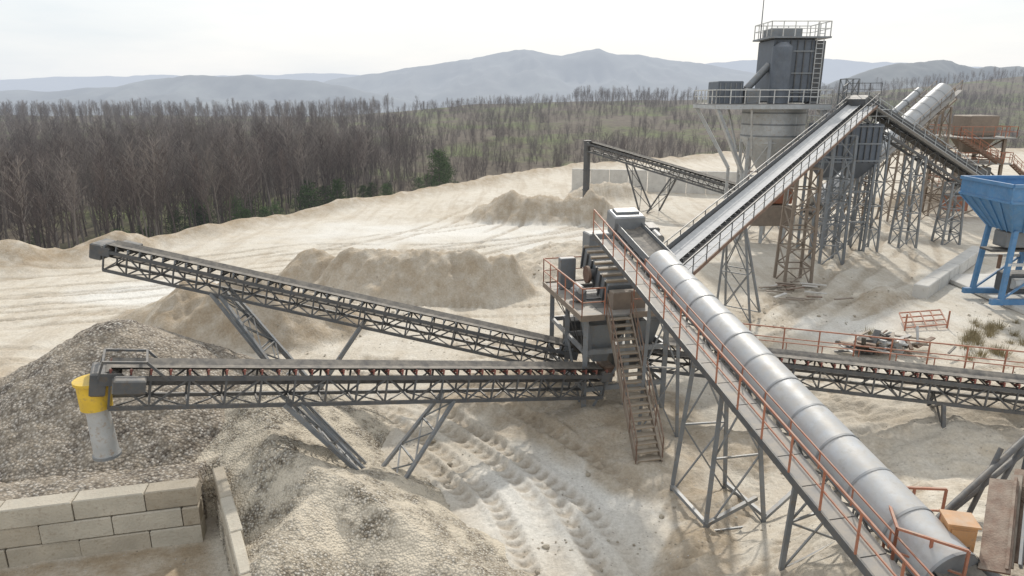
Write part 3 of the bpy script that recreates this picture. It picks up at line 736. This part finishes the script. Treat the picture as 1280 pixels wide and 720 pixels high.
for k in range(9): mb.tube(P(5 + k * 1.7, -2.1, .9), P(5.12 + k * 1.7, -2.1, .9), .43, .43, M_galv2, 16); mb.beam(P(5 + k * 1.7, -.6, -.1), P(5 + k * 1.7, -2.1, .6), .08, .08, M_brown)
for f in (.35, .65, .93):
    c = P(Ln * f, 0, -1.1); lattice(mb, (c.x, c.y, gz(c.x, c.y) - .2), c, 2.2, 2.2, 1.3, 1.3, (1, 0, 0), (0, 1, 0), M_brown, 6, .16, .08)
mb.build()
mb = MB('stacker_conveyor')
P, Ln, u, s, n = conveyor(mb, (24.5, 70.5, 3.6), (9.9, 86.3, 7.3), W=1.2, H=.9, panel=1.3, mt=M_dark, idl=M_dark, chord=.14)
for fa, fb in ((.72, .6), (.42, .55)):
    c = P(Ln * fb, 0, 0); b0 = V((c.x, c.y, gz(c.x, c.y))) - s * 1.2; b1 = V((c.x, c.y, gz(c.x, c.y))) + s * 1.2
    trestle(mb, (P(Ln * fa, -.6, -.9), P(Ln * fa, .6, -.9)), (b0, b1), M_dark, 2, .15, .08)
mb.build()
mb = MB('steel_discharge_column')
z0 = gz(9.4, 86.8); mb.tube((9.4, 86.8, z0 - .3), (9.4, 86.8, 7.6), .42, .42, M_dark, 20)
for z_ in (1.5, 4, 6.5, 7.55): mb.tube((9.4, 86.8, z_), (9.4, 86.8, z_ + .14), .5, .5, M_dark, 20)
mb.tube((9.4, 86.8, z0 - .3), (9.4, 86.8, z0 + .15), .7, .7, M_conc, 20)
mb.build()

# ------------------------------------------------------------------ batching plant tower
mb = MB('mixing_plant_tower')
cx, cy = 23.8, 64.0
for i in range(8):
    t = math.radians(22.5 + 45 * i); r = 2.6
    p = V((cx + r * math.cos(t), cy + r * math.sin(t), 0)); mb.beam(p, p + V((0, 0, 11.6)), .26, .26, M_lsteel)
    t2 = t + math.radians(45); q = V((cx + r * math.cos(t2), cy + r * math.sin(t2), 0))
    for k, z_ in enumerate((3, 6, 9)):
        mb.beam(p + V((0, 0, z_)), q + V((0, 0, z_)), .14, .18, M_lsteel)
        mb.beam(p + V((0, 0, z_ - 3)), q + V((0, 0, z_)), .09, .09, M_lsteel)
mb.tube((cx, cy, 9.4), (cx, cy, 12.0), 2.75, 2.75, M_lsteel, 40)
for z_ in (9.5, 10.5, 11.5): mb.tube((cx, cy, z_), (cx, cy, z_ + .12), 2.8, 2.8, M_steel, 40)
mb.tube((cx, cy, 5.8), (cx, cy, 9.4), .7, 2.75, M_lsteel, 40)
mb.box((cx + .4, cy - .5, 4.5), (2.8, 2.6, 2.0), M_orange, bev=.06)
mb.box((cx - .2, cy - 1.5, 2.5), (3.6, 2.2, 1.8), M_brown, bev=.06)
px0, px1, py0, py1, pz = 17.4, 27.3, 60.4, 67.6, 12.3
mb.box(((px0 + px1) / 2, (py0 + py1) / 2, pz), (px1 - px0, py1 - py0, .12), M_grat)
for y in (py0, py1): mb.beam((px0, y, pz - .2), (px1, y, pz - .2), .16, .36, M_lsteel)
for x in (px0, 20.5, 23.6, px1): mb.beam((x, py0, pz - .22), (x, py1, pz - .22), .16, .3, M_lsteel)
rail(mb, [(px0, py0, pz + .06), (px1, py0, pz + .06), (px1, py1, pz + .06), (px0, py1, pz + .06)], 1.15, M_white, 1.2, .08, closed=True)
for y in (py0 + .2, py1 - .2):
    mb.beam((px0 + .2, y, pz - .3), (20.7, y * .6 + cy * .4, 6.4), .3, .3, M_lsteel)
    mb.beam((20.7, y * .6 + cy * .4, 6.4), (20.7, y * .6 + cy * .4, 0), .26, .26, M_lsteel)
    mb.beam((20.6, y, pz - .3), (21.4, y * .6 + cy * .4, 7.9), .16, .16, M_lsteel)
    mb.beam((px1 - .1, y, pz - .3), (26.2, y * .6 + cy * .4, 8.0), .2, .2, M_lsteel)
mb.box((24.1, 63.6, 15.1), (3.5, 3.8, 5.3), M_navy, bev=.12)
for i in range(6): mb.box((22.6 + i * .6, 61.66, 15.0), (.09, .08, 5.1), M_dark)
for z_ in (13.3, 14.9, 16.7): mb.box((24.1, 61.64, z_), (3.55, .1, .12), M_steel)
mb.tube((23.0, 61.3, 12.4), (23.0, 61.3, 17.0), .85, .85, M_navy, 20); mb.tube((23.0, 61.3, 17.0), (23.0, 61.3, 17.4), .85, .35, M_navy, 20)
mb.box((24.4, 63.4, 17.8), (5.2, 4.4, .14), M_steel)
mb.box((23.7, 63.6, 18.25), (2.6, 2.2, .8), M_steel, bev=.06)
rail(mb, [(21.9, 61.3, 17.87), (26.9, 61.3, 17.87), (26.9, 65.5, 17.87), (21.9, 65.5, 17.87)], 1.2, M_white, 1.0, .07, closed=True)
mb.box((26.35, 62.2, 14.9), (.9, .9, 5.3), M_dark, bev=.04)
for k in range(16): mb.beam((25.9, 61.5, 12.5 + k * .4), (26.5, 61.5, 12.5 + k * .4), .05, .05, M_lsteel)
for x in (25.9, 26.5): mb.beam((x, 61.5, 12.3), (x, 61.5, 19.0), .06, .06, M_lsteel)
mb.tube((22.1, 64.5, 17.9), (22.1, 64.5, 22.9), .05, .03, M_dark, 6)
mb.box((18.9, 63, 13.3), (2.2, 3.0, 1.9), M_navy, bev=.06)
for i in range(5): mb.box((18.0 + i * .45, 61.46, 13.25), (.07, .08, 1.7), M_steel)
mb.box((20.8, 61.8, 13.0), (1.1, 1.4, 1.3), M_steel, bev=.05)
mb.tube((20.6, 62.5, 13.6), (22.4, 62.5, 15.6), .32, .32, M_steel, 14)
mb.tube((20.6, 62.5, 12.3), (20.6, 62.5, 13.7), .4, .4, M_steel, 14)
mb.tube((26.6, 61.0, 12.0), (29.8, 60.2, 8.8), .32, .32, M_galv, 14)
mb.build()
mb = MB('aggregate_bin')
for k in range(2):
    c = V((26.6 + k * 2.7, 58.3 + k * .9, 9.2))
    mb.box(c, (2.6, 3.0, 3.2), M_navy, bev=.06)
    for i in range(5): mb.box(c + V((-1.0 + i * .5, -1.54, 0)), (.08, .1, 3.1), M_dark)
    for z_ in (-1.4, 0, 1.4): mb.box(c + V((0, -1.55, z_)), (2.66, .1, .12), M_steel)
    mb.loft(c + V((0, 0, -3.0)), (.7, .7), c + V((0, 0, -1.6)), (2.5, 2.9), M_navy)
    for sx_ in (-1.15, 1.15):
        for sy_ in (-1.3, 1.3): mb.beam((c.x + sx_, c.y + sy_, -.2), (c.x + sx_, c.y + sy_, 7.7), .2, .2, M_steel)
    for z_ in (2.6, 5.2):
        for sy_ in (-1.3, 1.3):
            mb.beam((c.x - 1.15, c.y + sy_, z_), (c.x + 1.15, c.y + sy_, z_), .12, .14, M_steel)
            mb.beam((c.x - 1.15, c.y + sy_, z_ - 2.6), (c.x + 1.15, c.y + sy_, z_), .08, .08, M_steel)
rail(mb, [(25.1, 56.8, 10.85), (31, 57.8, 10.85), (31, 60.5, 10.85), (25.1, 59.8, 10.85)], 1.1, M_lsteel, 1.2, .06, closed=True)
mb.build()
mb = MB('crusher_station')
c = (50.5, 77)
lattice(mb, (c[0], c[1], -.2), (c[0], c[1], 8.6), 5.0, 5.0, 4.6, 4.6, (1, 0, 0), (0, 1, 0), M_brown, 4, .28, .14)
for z_ in (3.2, 6.0, 8.7):
    mb.box((c[0], c[1], z_), (6, 6, .15), M_grat)
    rail(mb, [(c[0] - 3, c[1] - 3, z_ + .08), (c[0] + 3, c[1] - 3, z_ + .08), (c[0] + 3, c[1] + 3, z_ + .08), (c[0] - 3, c[1] + 3, z_ + .08)], 1.1, M_orange, 1.2, .06, closed=True)
mb.box((c[0] + .3, c[1], 9.9), (3.0, 3.2, 2.2), M_brown, bev=.1)
mb.loft((c[0] + .3, c[1], 7.0), (1.4, 1.4), (c[0] + .3, c[1], 8.6), (3.2, 3.2), M_brown)
mb.box((c[0] + .8, c[1], 4.6), (2.4, 3.0, 1.8), M_steel, bev=.1); mb.box((c[0] - 1, c[1] - 1, 1.6), (1.8, 1.8, 1.8), M_orange, bev=.08)
stairs(mb, (c[0] + 3.3, c[1] - 2.5, 6.0), (c[0] + 8.2, c[1] - 3.5, 1.6), V((.2, 1, 0)), .9, M_tread, M_rust, 1.0, M_orange)
stairs(mb, (c[0] - 3.2, c[1] - 3.4, 8.7), (c[0] + 1.2, c[1] - 3.8, 6.1), V((0, 1, 0)), .9, M_tread, M_rust, 1.0, M_orange)
mb.build()
mb = MB('lattice_mast')
lattice(mb, (28.8, 60.8, 0), (28.8, 60.8, 14.4), 1.2, 1.2, 1.1, 1.1, (1, 0, 0), (0, 1, 0), M_steel, 12, .1, .06)
mb.build()

# ------------------------------------------------------------------ blue feed hopper
mb = MB('blue_feed_hopper')
c = V((33.6, 42.6, 0))
def hring(z, w, d): return [c + V((sx * w / 2, sy * d / 2, z)) for sx, sy in ((-1, -1), (1, -1), (1, 1), (-1, 1))]
vs = hring(7.9, 8.2, 4.8) + hring(6.9, 8.2, 4.8) + hring(4.9, 5.4, 2.2)
mb.add(vs, [(4, 5, 1, 0), (5, 6, 2, 1), (6, 7, 3, 2), (7, 4, 0, 3), (8, 9, 5, 4), (9, 10, 6, 5), (10, 11, 7, 6), (11, 8, 4, 7), (8, 11, 10, 9)], M_blue)
R = hring(7.9, 8.25, 4.85)
for i in range(4): mb.beam(R[i], R[(i + 1) % 4], .2, .2, M_blue)
R = hring(6.9, 8.25, 4.85)
for i in range(4): mb.beam(R[i], R[(i + 1) % 4], .12, .14, M_blue)
for i in range(9):
    f = i / 8; a_ = (c + V((-4.12, -2.45, 7.85))).lerp(c + V((4.12, -2.45, 7.85)), f); b_ = (c + V((-4.12, -2.45, 6.9))).lerp(c + V((4.12, -2.45, 6.9)), f); d_ = (c + V((-2.72, -1.14, 4.9))).lerp(c + V((2.72, -1.14, 4.9)), f)
    mb.beam(a_, b_, .09, .09, M_blue); mb.beam(b_, d_, .09, .09, M_blue)
for i in range(6):
    f = i / 5; a_ = (c + V((-4.15, -2.4, 6.9))).lerp(c + V((-4.15, 2.4, 6.9)), f); d_ = (c + V((-2.74, -1.1, 4.9))).lerp(c + V((-2.74, 1.1, 4.9)), f); mb.beam(a_, d_, .09, .09, M_blue)
for sx_ in (-2.6, 0, 2.6):
    for sy_ in (-1.2, 1.2): mb.beam(c + V((sx_ * 1.08, sy_ * 1.15, .3)), c + V((sx_, sy_, 5.0)), .26, .26, M_blue)
for sy_ in (-1.35, 1.35):
    mb.beam(c + V((-3.4, sy_, .5)), c + V((4, sy_, .5)), .3, .36, M_blue); mb.beam(c + V((-2.8, sy_, 2.9)), c + V((2.8, sy_, 2.9)), .14, .18, M_white)
    mb.beam(c + V((-2.8, sy_, .6)), c + V((0, sy_, 2.9)), .12, .12, M_blue)
mb.beam(c + V((-3.4, 0, 3.6)), c + V((5, 0, 3.6)), 1.1, .12, M_belt); mb.box(c + V((-.5, 0, 4.3)), (4.2, 1.2, 1.0), M_steel, bev=.05)
mb.box(c + V((-1.2, -.2, 1.5)), (1.7, 1.3, 1.3), M_dark, bev=.1); mb.tube(c + V((-2.0, -1.0, 1.6)), c + V((-.6, -1.0, 1.6)), .35, .35, M_lsteel, 14); mb.box(c + V((.9, -.6, 1.3)), (1.2, 1, 1.1), M_steel, bev=.06)
mb.tube(c + V((-2.2, .2, 2.3)), c + V((-2.2, .2, 3.2)), .12, .12, M_rust, 10)
mb.build()

# ------------------------------------------------------------------ feed end bottom-right
mb = MB('orange_control_box')
bx = V((.97, -.24, 0)).normalized(); by = V((.24, .97, 0)).normalized(); bc = V((8.85, 11.75, 4.45))
mb.box(bc, (.5, .45, .95), M_orange2, bev=.02, ex=bx, ey=by)
mb.box(bc + V((0, 0, .5)), (.58, .53, .04), M_orange2, ex=bx, ey=by)
mb.box(bc - by * .235, (.4, .02, .8), M_orange2, ex=bx, ey=by); mb.box(bc - by * .25 + bx * .14, (.03, .03, .12), M_dark, ex=bx, ey=by)
for dx in (-.18, .18): mb.beam(bc + bx * dx - V((0, 0, 1.2)), bc + bx * dx - V((0, 0, .45)), .07, .07, M_brown)
mb.build()
mb = MB('guard_rail')
rail(mb, [(7.55, 11.6, 3.75), (8.0, 13.0, 3.8), (9.3, 12.9, 3.8)], 1.1, M_orange, .7, .05)
rail(mb, [(7.55, 11.6, 3.75), (8.5, 10.9, 3.75)], 1.1, M_orange, .7, .05)
mb.build()
mb = MB('rusty_steel_hopper')
for k, (x, col) in enumerate(((9.35, M_rust), (9.68, M_brown), (10.0, M_rust), (10.35, M_brown), (10.65, M_rust))):
    a_ = V((x - .3, 10.9 + k * .12, 4.4)); b_ = V((x + .9, 12.6 + k * .1, 5.3 + k * .05))
    mb.beam(a_, b_, .5 if k % 2 == 0 else .2, .05, col, up=(-.5, -.2, .9)); mb.beam(a_ + V((.18, -.08, .08)), b_ + V((.18, -.08, .08)), .05, .14, M_steel if k % 2 else M_rust, up=(-.5, -.2, .9))
mb.box((11.2, 12.0, 4.5), (1.6, 1.4, 1.2), M_rust, bev=.04)
mb.build()
mb = MB('steel_support_frame')
for dz in (0, .5):
    mb.tube((9.4 + dz * .5, 13.5, 3.4 + dz * .7), (13.0, 14.9, 5.3 + dz), .075, .075, M_dark, 8)
for p_, q_ in (((10.5, 13.8, 3.4), (11.4, 14.3, 5.1)), ((11.3, 14.2, 3.6), (12.3, 14.6, 5.6)), ((12.2, 14.5, 3.3), (12.3, 14.6, 5.6))): mb.tube(p_, q_, .06, .06, M_dark, 8)
mb.build()

# ------------------------------------------------------------------ scrap and small things
mb = MB('scrap_steel_heap')
for i in range(60):
    c = V((19.2 + random.gauss(0, 1.2), 33.8 + random.gauss(0, .5), .2 + random.random() * .5)); d = V((random.uniform(-1, 1), random.uniform(-1, 1), random.uniform(-.2, .4))).normalized()
    mb.beam(c - d * random.uniform(.3, 1), c + d * random.uniform(.3, 1), random.uniform(.05, .3), random.uniform(.04, .12), random.choice([M_dark, M_rust, M_lsteel, M_brown, M_belt]))
mb.tube((18.6, 33.5, .3), (18.6, 34.1, .3), .5, .5, M_belt, 18); mb.tube((20.2, 33.6, .25), (20.6, 34.1, .3), .35, .35, M_lsteel, 18)
mb.build()
mb = MB('orange_steel_frame')
a_ = V((22.5, 37.0, .25)); e1 = V((2.6, .3, .1)); e2 = V((.6, 1.8, .3))
for k in range(4): mb.beam(a_ + e2 * k / 3, a_ + e2 * k / 3 + e1, .07, .07, M_orange)
for k in range(5): mb.beam(a_ + e1 * k / 4, a_ + e1 * k / 4 + e2, .06, .06, M_orange)
for k in (0, 4): mb.beam(a_ + e1 * k / 4 - V((0, 0, .4)), a_ + e1 * k / 4 + V((0, 0, .8)), .07, .07, M_orange)
mb.build()
mb = MB('timber_planks')
for i in range(20):
    c = V((17.2 + random.random() * 4, 44 + random.random() * 5 - 2, .1 + .06 * (i % 4)))
    mb.beam(c, c + V((random.uniform(.5, 1.8), random.uniform(-1, 1), .03)), .2, .06, random.choice([M_brown, M_conc, M_rust]))
mb.build()

# ------------------------------------------------------------------ scatter helper
def scatter(name, pts, child):
    vs = []; fs = []
    for (x, y, z, sc, ro, tx, ty) in pts:
        R = Matrix.Rotation(ro, 3, 'Z') @ Matrix.Rotation(tx, 3, 'X') @ Matrix.Rotation(ty, 3, 'Y')
        o = len(vs)
        for a, b in ((-1, -1), (1, -1), (1, 1), (-1, 1)):
            vs.append(tuple(V((x, y, z)) + R @ V((a * sc / 2, b * sc / 2, 0))))
        fs.append((o, o + 1, o + 2, o + 3))
    me = bpy.data.meshes.new(name); me.from_pydata(vs, [], fs); ob = bpy.data.objects.new(name, me); coll.objects.link(ob)
    ob.instance_type = 'FACES'; ob.use_instance_faces_scale = True; ob.instance_faces_scale = 1
    ob.show_instancer_for_render = False; ob.show_instancer_for_viewport = False
    child.parent = ob; return ob

def bare_tree(name, H, seed, mat, crown0=.38, spread=1.0, nb=15, multi=1, nt=3, nt3=2):
    r = random.Random(seed); mb = MB(name)
    def stick(p, q, r0, r1, n=3): mb.tube(p, q, r0, r1, mat, n, cap=False, smooth=True)
    for tstem in range(multi):
        p = V((r.uniform(-.3, .3) * (multi > 1), r.uniform(-.3, .3) * (multi > 1), -.3)); pts = [p]; rad = [H * .0125]
        d = V((r.uniform(-.12, .12), r.uniform(-.12, .12), 1)) if multi == 1 else V((r.uniform(-.5, .5), r.uniform(-.5, .5), 1))
        n = 6
        for i in range(n):
            d = (d + V((r.uniform(-.1, .1), r.uniform(-.1, .1), .12))).normalized()
            q = pts[-1] + d * (H / n); rr = H * .0125 * (1 - (i + 1) / n * .88)
            stick(pts[-1], q, rad[-1], rr, 4); pts.append(q); rad.append(rr)
        for b in range(nb // multi + 2):
            f = crown0 + (1 - crown0) * (b / (nb // multi + 1)) ** .85; f = min(.985, f)
            k = min(n - 1, int(f * n)); pp = pts[k].lerp(pts[k + 1], f * n - k)
            az = b * 2.4 + r.uniform(-.5, .5); el = r.uniform(.5, 1.15)
            L0 = H * (.30 - .2 * (f - crown0) / (1 - crown0)) * r.uniform(.7, 1.2) * spread
            dd = V((math.cos(az) * math.cos(el), math.sin(az) * math.cos(el), math.sin(el)))
            a = pp
            for sgm in range(2):
                dd = (dd + V((r.uniform(-.18, .18), r.uniform(-.18, .18), .2))).normalized()
                q = a + dd * L0 / 2; r0 = H * .0045 * (1 - sgm * .35); stick(a, q, r0, r0 * .65, 3)
                for t_ in range(nt):
                    az2 = r.uniform(0, 6.28); e2 = (dd + V((math.cos(az2), math.sin(az2), r.uniform(-.1, .7))) * .8).normalized()
                    a2 = a.lerp(q, r.random()); L2 = L0 * r.uniform(.25, .5); q2 = a2 + e2 * L2
                    stick(a2, q2, r0 * .5, r0 * .25)
                    for t3 in range(nt3):
                        e3 = (e2 + V((r.uniform(-1, 1), r.uniform(-1, 1), r.uniform(-.2, .9))) * .6).normalized()
                        a3 = a2.lerp(q2, r.uniform(.3, 1)); stick(a3, a3 + e3 * L2 * r.uniform(.5, .9), r0 * .35, r0 * .12)
                a = q
    return mb.build()
variants = [bare_tree('tree', 11.5, 1, M_bark), bare_tree('tree', 12.5, 2, M_bark2, .45), bare_tree('tree', 10.5, 3, M_bark, .35, 1.15), bare_tree('tree', 12, 4, M_bark2, .5, .9), bare_tree('tree', 11, 5, M_bark, .4), bare_tree('tree', 9.5, 6, M_bark, .3, 1.2)]
shrubs = [bare_tree('shrub', 4.2, 11, M_bark, .15, 1.5, 14, 3), bare_tree('shrub', 5, 12, M_bark2, .2, 1.3, 12, 2), bare_tree('shrub', 3.6, 13, M_bark, .1, 1.7, 16, 4)]
def edge_d(x, y): return (y - np.interp(x, EX, EY)) * .72
lists = [[] for _ in variants]
def addtrees(n, xr, yr, dmin, smin, smax, cond=None):
    xs_ = rng.uniform(*xr, n); ys_ = rng.uniform(*yr, n); d = edge_d(xs_, ys_); z = terrain(xs_, ys_, False)[0]; dn = fbm(xs_ / 18, ys_ / 18, 3, 70)
    for x, y, dd, zz, q in zip(xs_, ys_, d, z, dn):
        if dd < dmin or abs(x) > .80 * y + 12: continue
        if cond and not cond(x, y, q): continue
        lists[rng.integers(len(lists))].append((x, y, zz - .1, rng.uniform(smin, smax), rng.uniform(0, 6.28), rng.uniform(-.05, .05), rng.uniform(-.05, .05)))
def leftwood(x, y, q): return x < -26 + (q - .5) * 34
addtrees(2500, (-130, 0), (40, 150), 4.5, .62, .98, leftwood)
addtrees(2200, (-330, 0), (150, 420), 5, .65, .95, lambda x, y, q: x < -.17 * y - 6 + (q - .5) * 70)
addtrees(320, (-50, 40), (100, 230), 5, .35, .7, lambda x, y, q: q > .47 and x < 0)
addtrees(1300, (-60, 420), (260, 480), 5, .25, .5, lambda x, y, q: y > 350 + (q - .5) * 200 or q > .56)
addtrees(150, (35, 105), (385, 430), 5, .45, .85, None)
addtrees(190, (20, 130), (120, 200), 8, .4, .8, lambda x, y, q: q > .48)
addtrees(1700, (90, 560), (190, 640), 8, .4, .75, lambda x, y, q: x > .42 * y + (q - .5) * 60)
for i, (l, ch) in enumerate(zip(lists, variants)): scatter('bare_forest', l, ch)
sl = [[], [], []]
n = 4200; xs_ = rng.uniform(-60, 260, n); ys_ = rng.uniform(95, 400, n); d = edge_d(xs_, ys_); z = terrain(xs_, ys_, False)[0]; dn = fbm(xs_ / 22, ys_ / 22, 3, 71)
for x, y, dd, zz, q in zip(xs_, ys_, d, z, dn):
    if dd > 1 and q > .38 and abs(x) < .8 * y + 10: sl[rng.integers(3)].append((x, y, zz - .1, rng.uniform(.6, 1.25), rng.uniform(0, 6.28), 0, 0))
for l, ch in zip(sl, shrubs): scatter('bare_shrubs', l, ch)

def pine(name, H, seed, wide=.36):
    r = random.Random(seed); mb = MB(name); mb.tube((0, 0, -.2), (0, 0, H * .95), H * .02, H * .005, M_bark, 6)
    vs = []; fs = []
    for b in range(46):
        f = .06 + .92 * (b / 46); az = b * 2.4 + r.uniform(-.3, .3); Rm = H * wide * (1 - f) ** .45 * r.uniform(.5, 1.25) + .15
        dirv = V((math.cos(az), math.sin(az), r.uniform(.1, .7))); p0 = V((0, 0, H * f * .9)); mb.tube(p0, p0 + dirv * Rm, H * .004, H * .001, M_bark, 3, cap=False)
        for k in range(32):
            c = p0 + dirv * Rm * r.uniform(.3, 1.05) + V((r.gauss(0, 1), r.gauss(0, 1), r.gauss(0, .8))) * H * .04
            a = V((r.uniform(-1, 1), r.uniform(-1, 1), r.uniform(-.6, 1))).normalized() * H * .022; b2 = a.orthogonal().normalized() * H * .010
            o = len(vs); vs += [c - a - b2, c - a + b2, c + a + b2 * .4, c + a - b2 * .4]; fs.append((o, o + 1, o + 2, o + 3))
    mb.add(vs, fs, M_pine); return mb.build()
pl = [[], []]
def pn(x, y, sc): pl[random.randrange(2)].append((x, y, gz(x, y) - .1, sc, random.uniform(0, 6), 0, 0))
for (x, y, sc) in ((-11, 104, .95), (-10.5, 109, .75), (-13.0, 106, .6), (-24, 94, .8), (-27.5, 92, .9), (-30, 86, .6), (-34, 83, .85), (-38, 76, .7), (-43, 70, .6), (-29, 97, .8), (-47, 64, .6), (-22, 101, .6), (-35, 90, .8), (-51, 60, .65), (-39, 84, .8), (-50, 66, .5)):
    pn(x, y, sc)
for i in range(22):
    x = random.uniform(-55, -16); y = np.interp(x, EX, EY) + random.uniform(7, 34); pn(x, y, random.uniform(.3, .65))
scatter('pine_trees', pl[0], pine('pine', 6.5, 1)); scatter('pine_trees', pl[1], pine('pine', 5.4, 2, .48))

def stone(seed):
    r = random.Random(seed); import bmesh
    bm = bmesh.new(); bmesh.ops.create_icosphere(bm, subdivisions=1, radius=.5)
    for v in bm.verts: v.co *= r.uniform(.7, 1.15); v.co.z *= .7
    me = bpy.data.meshes.new('stone'); bm.to_mesh(me); bm.free(); me.materials.append(M_concs[seed % 3]); ob = bpy.data.objects.new('stone', me); coll.objects.link(ob); return ob
sp = []
n = 3400; xs_ = rng.uniform(-14, 34, n); ys_ = 13 + 40 * rng.random(n) ** 1.6; z = terrain(xs_, ys_, False)[0]; q = fbm(xs_ / 3, ys_ / 3, 3, 99)
for x, y, zz, qq in zip(xs_, ys_, z, q):
    if qq > .5: sp.append((x, y, zz, float(rng.uniform(.05, .13) if rng.random() < .94 else rng.uniform(.15, .32)), rng.uniform(0, 6), rng.uniform(-.4, .4), rng.uniform(-.4, .4)))
scatter('scattered_stones', sp[::2], stone(1)); scatter('scattered_stones', sp[1::2], stone(2))
mb = MB('blades'); r = random.Random(5)
for i in range(90):
    a = r.uniform(0, 6.28); rr = r.random() * .3; p = V((math.cos(a) * rr, math.sin(a) * rr, 0)); q = p + V((math.cos(a) * r.uniform(.05, .3), math.sin(a) * r.uniform(.05, .3), r.uniform(.2, .5))); w = V((-math.sin(a), math.cos(a), 0)) * .012
    mb.add([p - w, p + w, q], [(0, 1, 2)], M_grass)
bl = mb.build(); gp = []
for (cx, cy, sd, k) in ((-3, 20.3, .6, 12), (11.5, 10.9, .9, 26), (9.6, 10.6, .5, 12), (28, 36.5, 2.5, 26), (31, 35, 2.5, 22), (25, 34, 1.5, 8)):
    for i in range(k):
        x = random.gauss(cx, sd); y = random.gauss(cy, sd * .6); gp.append((x, y, gz(x, y) - .03, random.uniform(.25, .5) if cy < 30 else random.uniform(.6, 1.4), random.uniform(0, 6), 0, 0))
scatter('grass_tufts', gp, bl)

# ------------------------------------------------------------------ mountains
def mountain(name, prof, Yc, depth, seed, base=-80, rough=.1):
    px = np.array([p[0] for p in prof], float); pz = np.array([p[1] for p in prof], float)
    X1 = np.linspace(px[0], px[-1], 420); vv = np.linspace(-1, 1, 60)
    Xg, Vg = np.meshgrid(X1, vv); Yg = Yc + Vg * depth
    sc = depth / 2.2
    hgt = np.interp(Xg, px, pz) + 13
    hgt = hgt + (hgt - base) * .10 * (fbm(Xg / sc * 4, 0 * Xg, 5, seed) - .5)
    rid = 1 - np.abs(2 * fbm(Xg / sc * 1.6, Yg / sc * .8, 5, seed + 3) - 1)
    f = 1 - np.abs(Vg) ** 1.15
    Zg = base + (hgt - base) * f * (1 - (np.abs(Vg) > .02) * (1 - rid) * .85 * np.minimum(1, np.abs(Vg) * 4))
    return grid_mesh(name, Xg, Yg, Zg, M_mount)
mountain('mountain_range', [(-7500, 90), (-5416, 149), (-4760, 181), (-4021, 190), (-3611, 213), (-3118, 190), (-2544, 205), (-1970, 220), (-1477, 205), (-1000, 160), (0, 120), (1200, 200), (1723, 299), (2298, 340), (2954, 362), (3447, 338), (3939, 330), (4432, 299), (4924, 267), (5600, 250), (7500, 200)], 7200, 1500, 1)
mountain('mountain_range', [(-1500, -60), (-1150, 25), (-950, 60), (-837, 90), (-638, 115), (-399, 150), (-159, 190), (60, 225), (239, 196), (419, 216), (638, 192), (837, 162), (1036, 137), (1276, 98), (1515, 67), (1834, 33), (2300, -20)], 3500, 1100, 2)
mountain('mountain_range', [(-2600, 10), (-1875, 20), (-1640, 18), (-1406, 35), (-1289, 60), (-1142, 73), (-937, 70), (-703, 52), (-586, 34), (-469, 5), (-250, -40)], 2550, 700, 3)
mountain('mountain_range', [(420, -60), (598, 0), (703, 38), (809, 66), (897, 70), (985, 58), (1125, 62), (1250, 76), (1600, 60)], 1500, 420, 4)

# ------------------------------------------------------------------ world, sun, camera
el = math.radians(40); az = math.radians(11.5)
w = bpy.data.worlds.new('World'); scene.world = w; w.use_nodes = True; N = w.node_tree.nodes; L = w.node_tree.links
for nn in list(N): N.remove(nn)
out = N.new('ShaderNodeOutputWorld'); sky = N.new('ShaderNodeTexSky'); sky.sky_type = 'NISHITA'; sky.sun_disc = False
sky.sun_elevation = el; sky.sun_rotation = az; sky.air_density = 1.5; sky.dust_density = 4; sky.altitude = 300
b1 = N.new('ShaderNodeBackground'); b1.inputs[1].default_value = .12; L.new(sky.outputs[0], b1.inputs[0])
tc = N.new('ShaderNodeTexCoord'); mp = N.new('ShaderNodeMapping'); mp.inputs['Scale'].default_value = (1, 1, 5); L.new(tc.outputs['Generated'], mp.inputs[0])
no = N.new('ShaderNodeTexNoise'); no.inputs['Scale'].default_value = 2.2; no.inputs['Detail'].default_value = 7; no.inputs['Roughness'].default_value = .55; L.new(mp.outputs[0], no.inputs['Vector'])
cr = N.new('ShaderNodeValToRGB'); cr.color_ramp.elements[0].position = .38; cr.color_ramp.elements[0].color = (.82, .88, .94, 1); cr.color_ramp.elements[1].position = .62; cr.color_ramp.elements[1].color = (.96, .98, 1.0, 1)
L.new(no.outputs['Fac'], cr.inputs[0])
b2 = N.new('ShaderNodeBackground'); b2.inputs[1].default_value = 1.08; L.new(cr.outputs[0], b2.inputs[0])
mx = N.new('ShaderNodeMixShader'); mx.inputs[0].default_value = .84; L.new(b1.outputs[0], mx.inputs[1]); L.new(b2.outputs[0], mx.inputs[2]); L.new(mx.outputs[0], out.inputs[0])
sd = V((-math.sin(az) * math.cos(el), -math.cos(az) * math.cos(el), -math.sin(el)))
sl_ = bpy.data.lights.new('sun', 'SUN'); sl_.energy = 2.8; sl_.angle = math.radians(2.0); sl_.color = (1, .96, .89)
so = bpy.data.objects.new('sun', sl_); coll.objects.link(so); so.rotation_euler = sd.to_track_quat('-Z', 'Y').to_euler(); so.location = (0, 0, 60)
cam = bpy.data.cameras.new('camera'); cam.lens = 24; cam.sensor_width = 36; cam.clip_end = 20000; cam.clip_start = .1
co = bpy.data.objects.new('camera', cam); coll.objects.link(co); co.location = (0, 0, 13); co.rotation_euler = (math.radians(90 - 15.7), 0, 0)
scene.camera = co
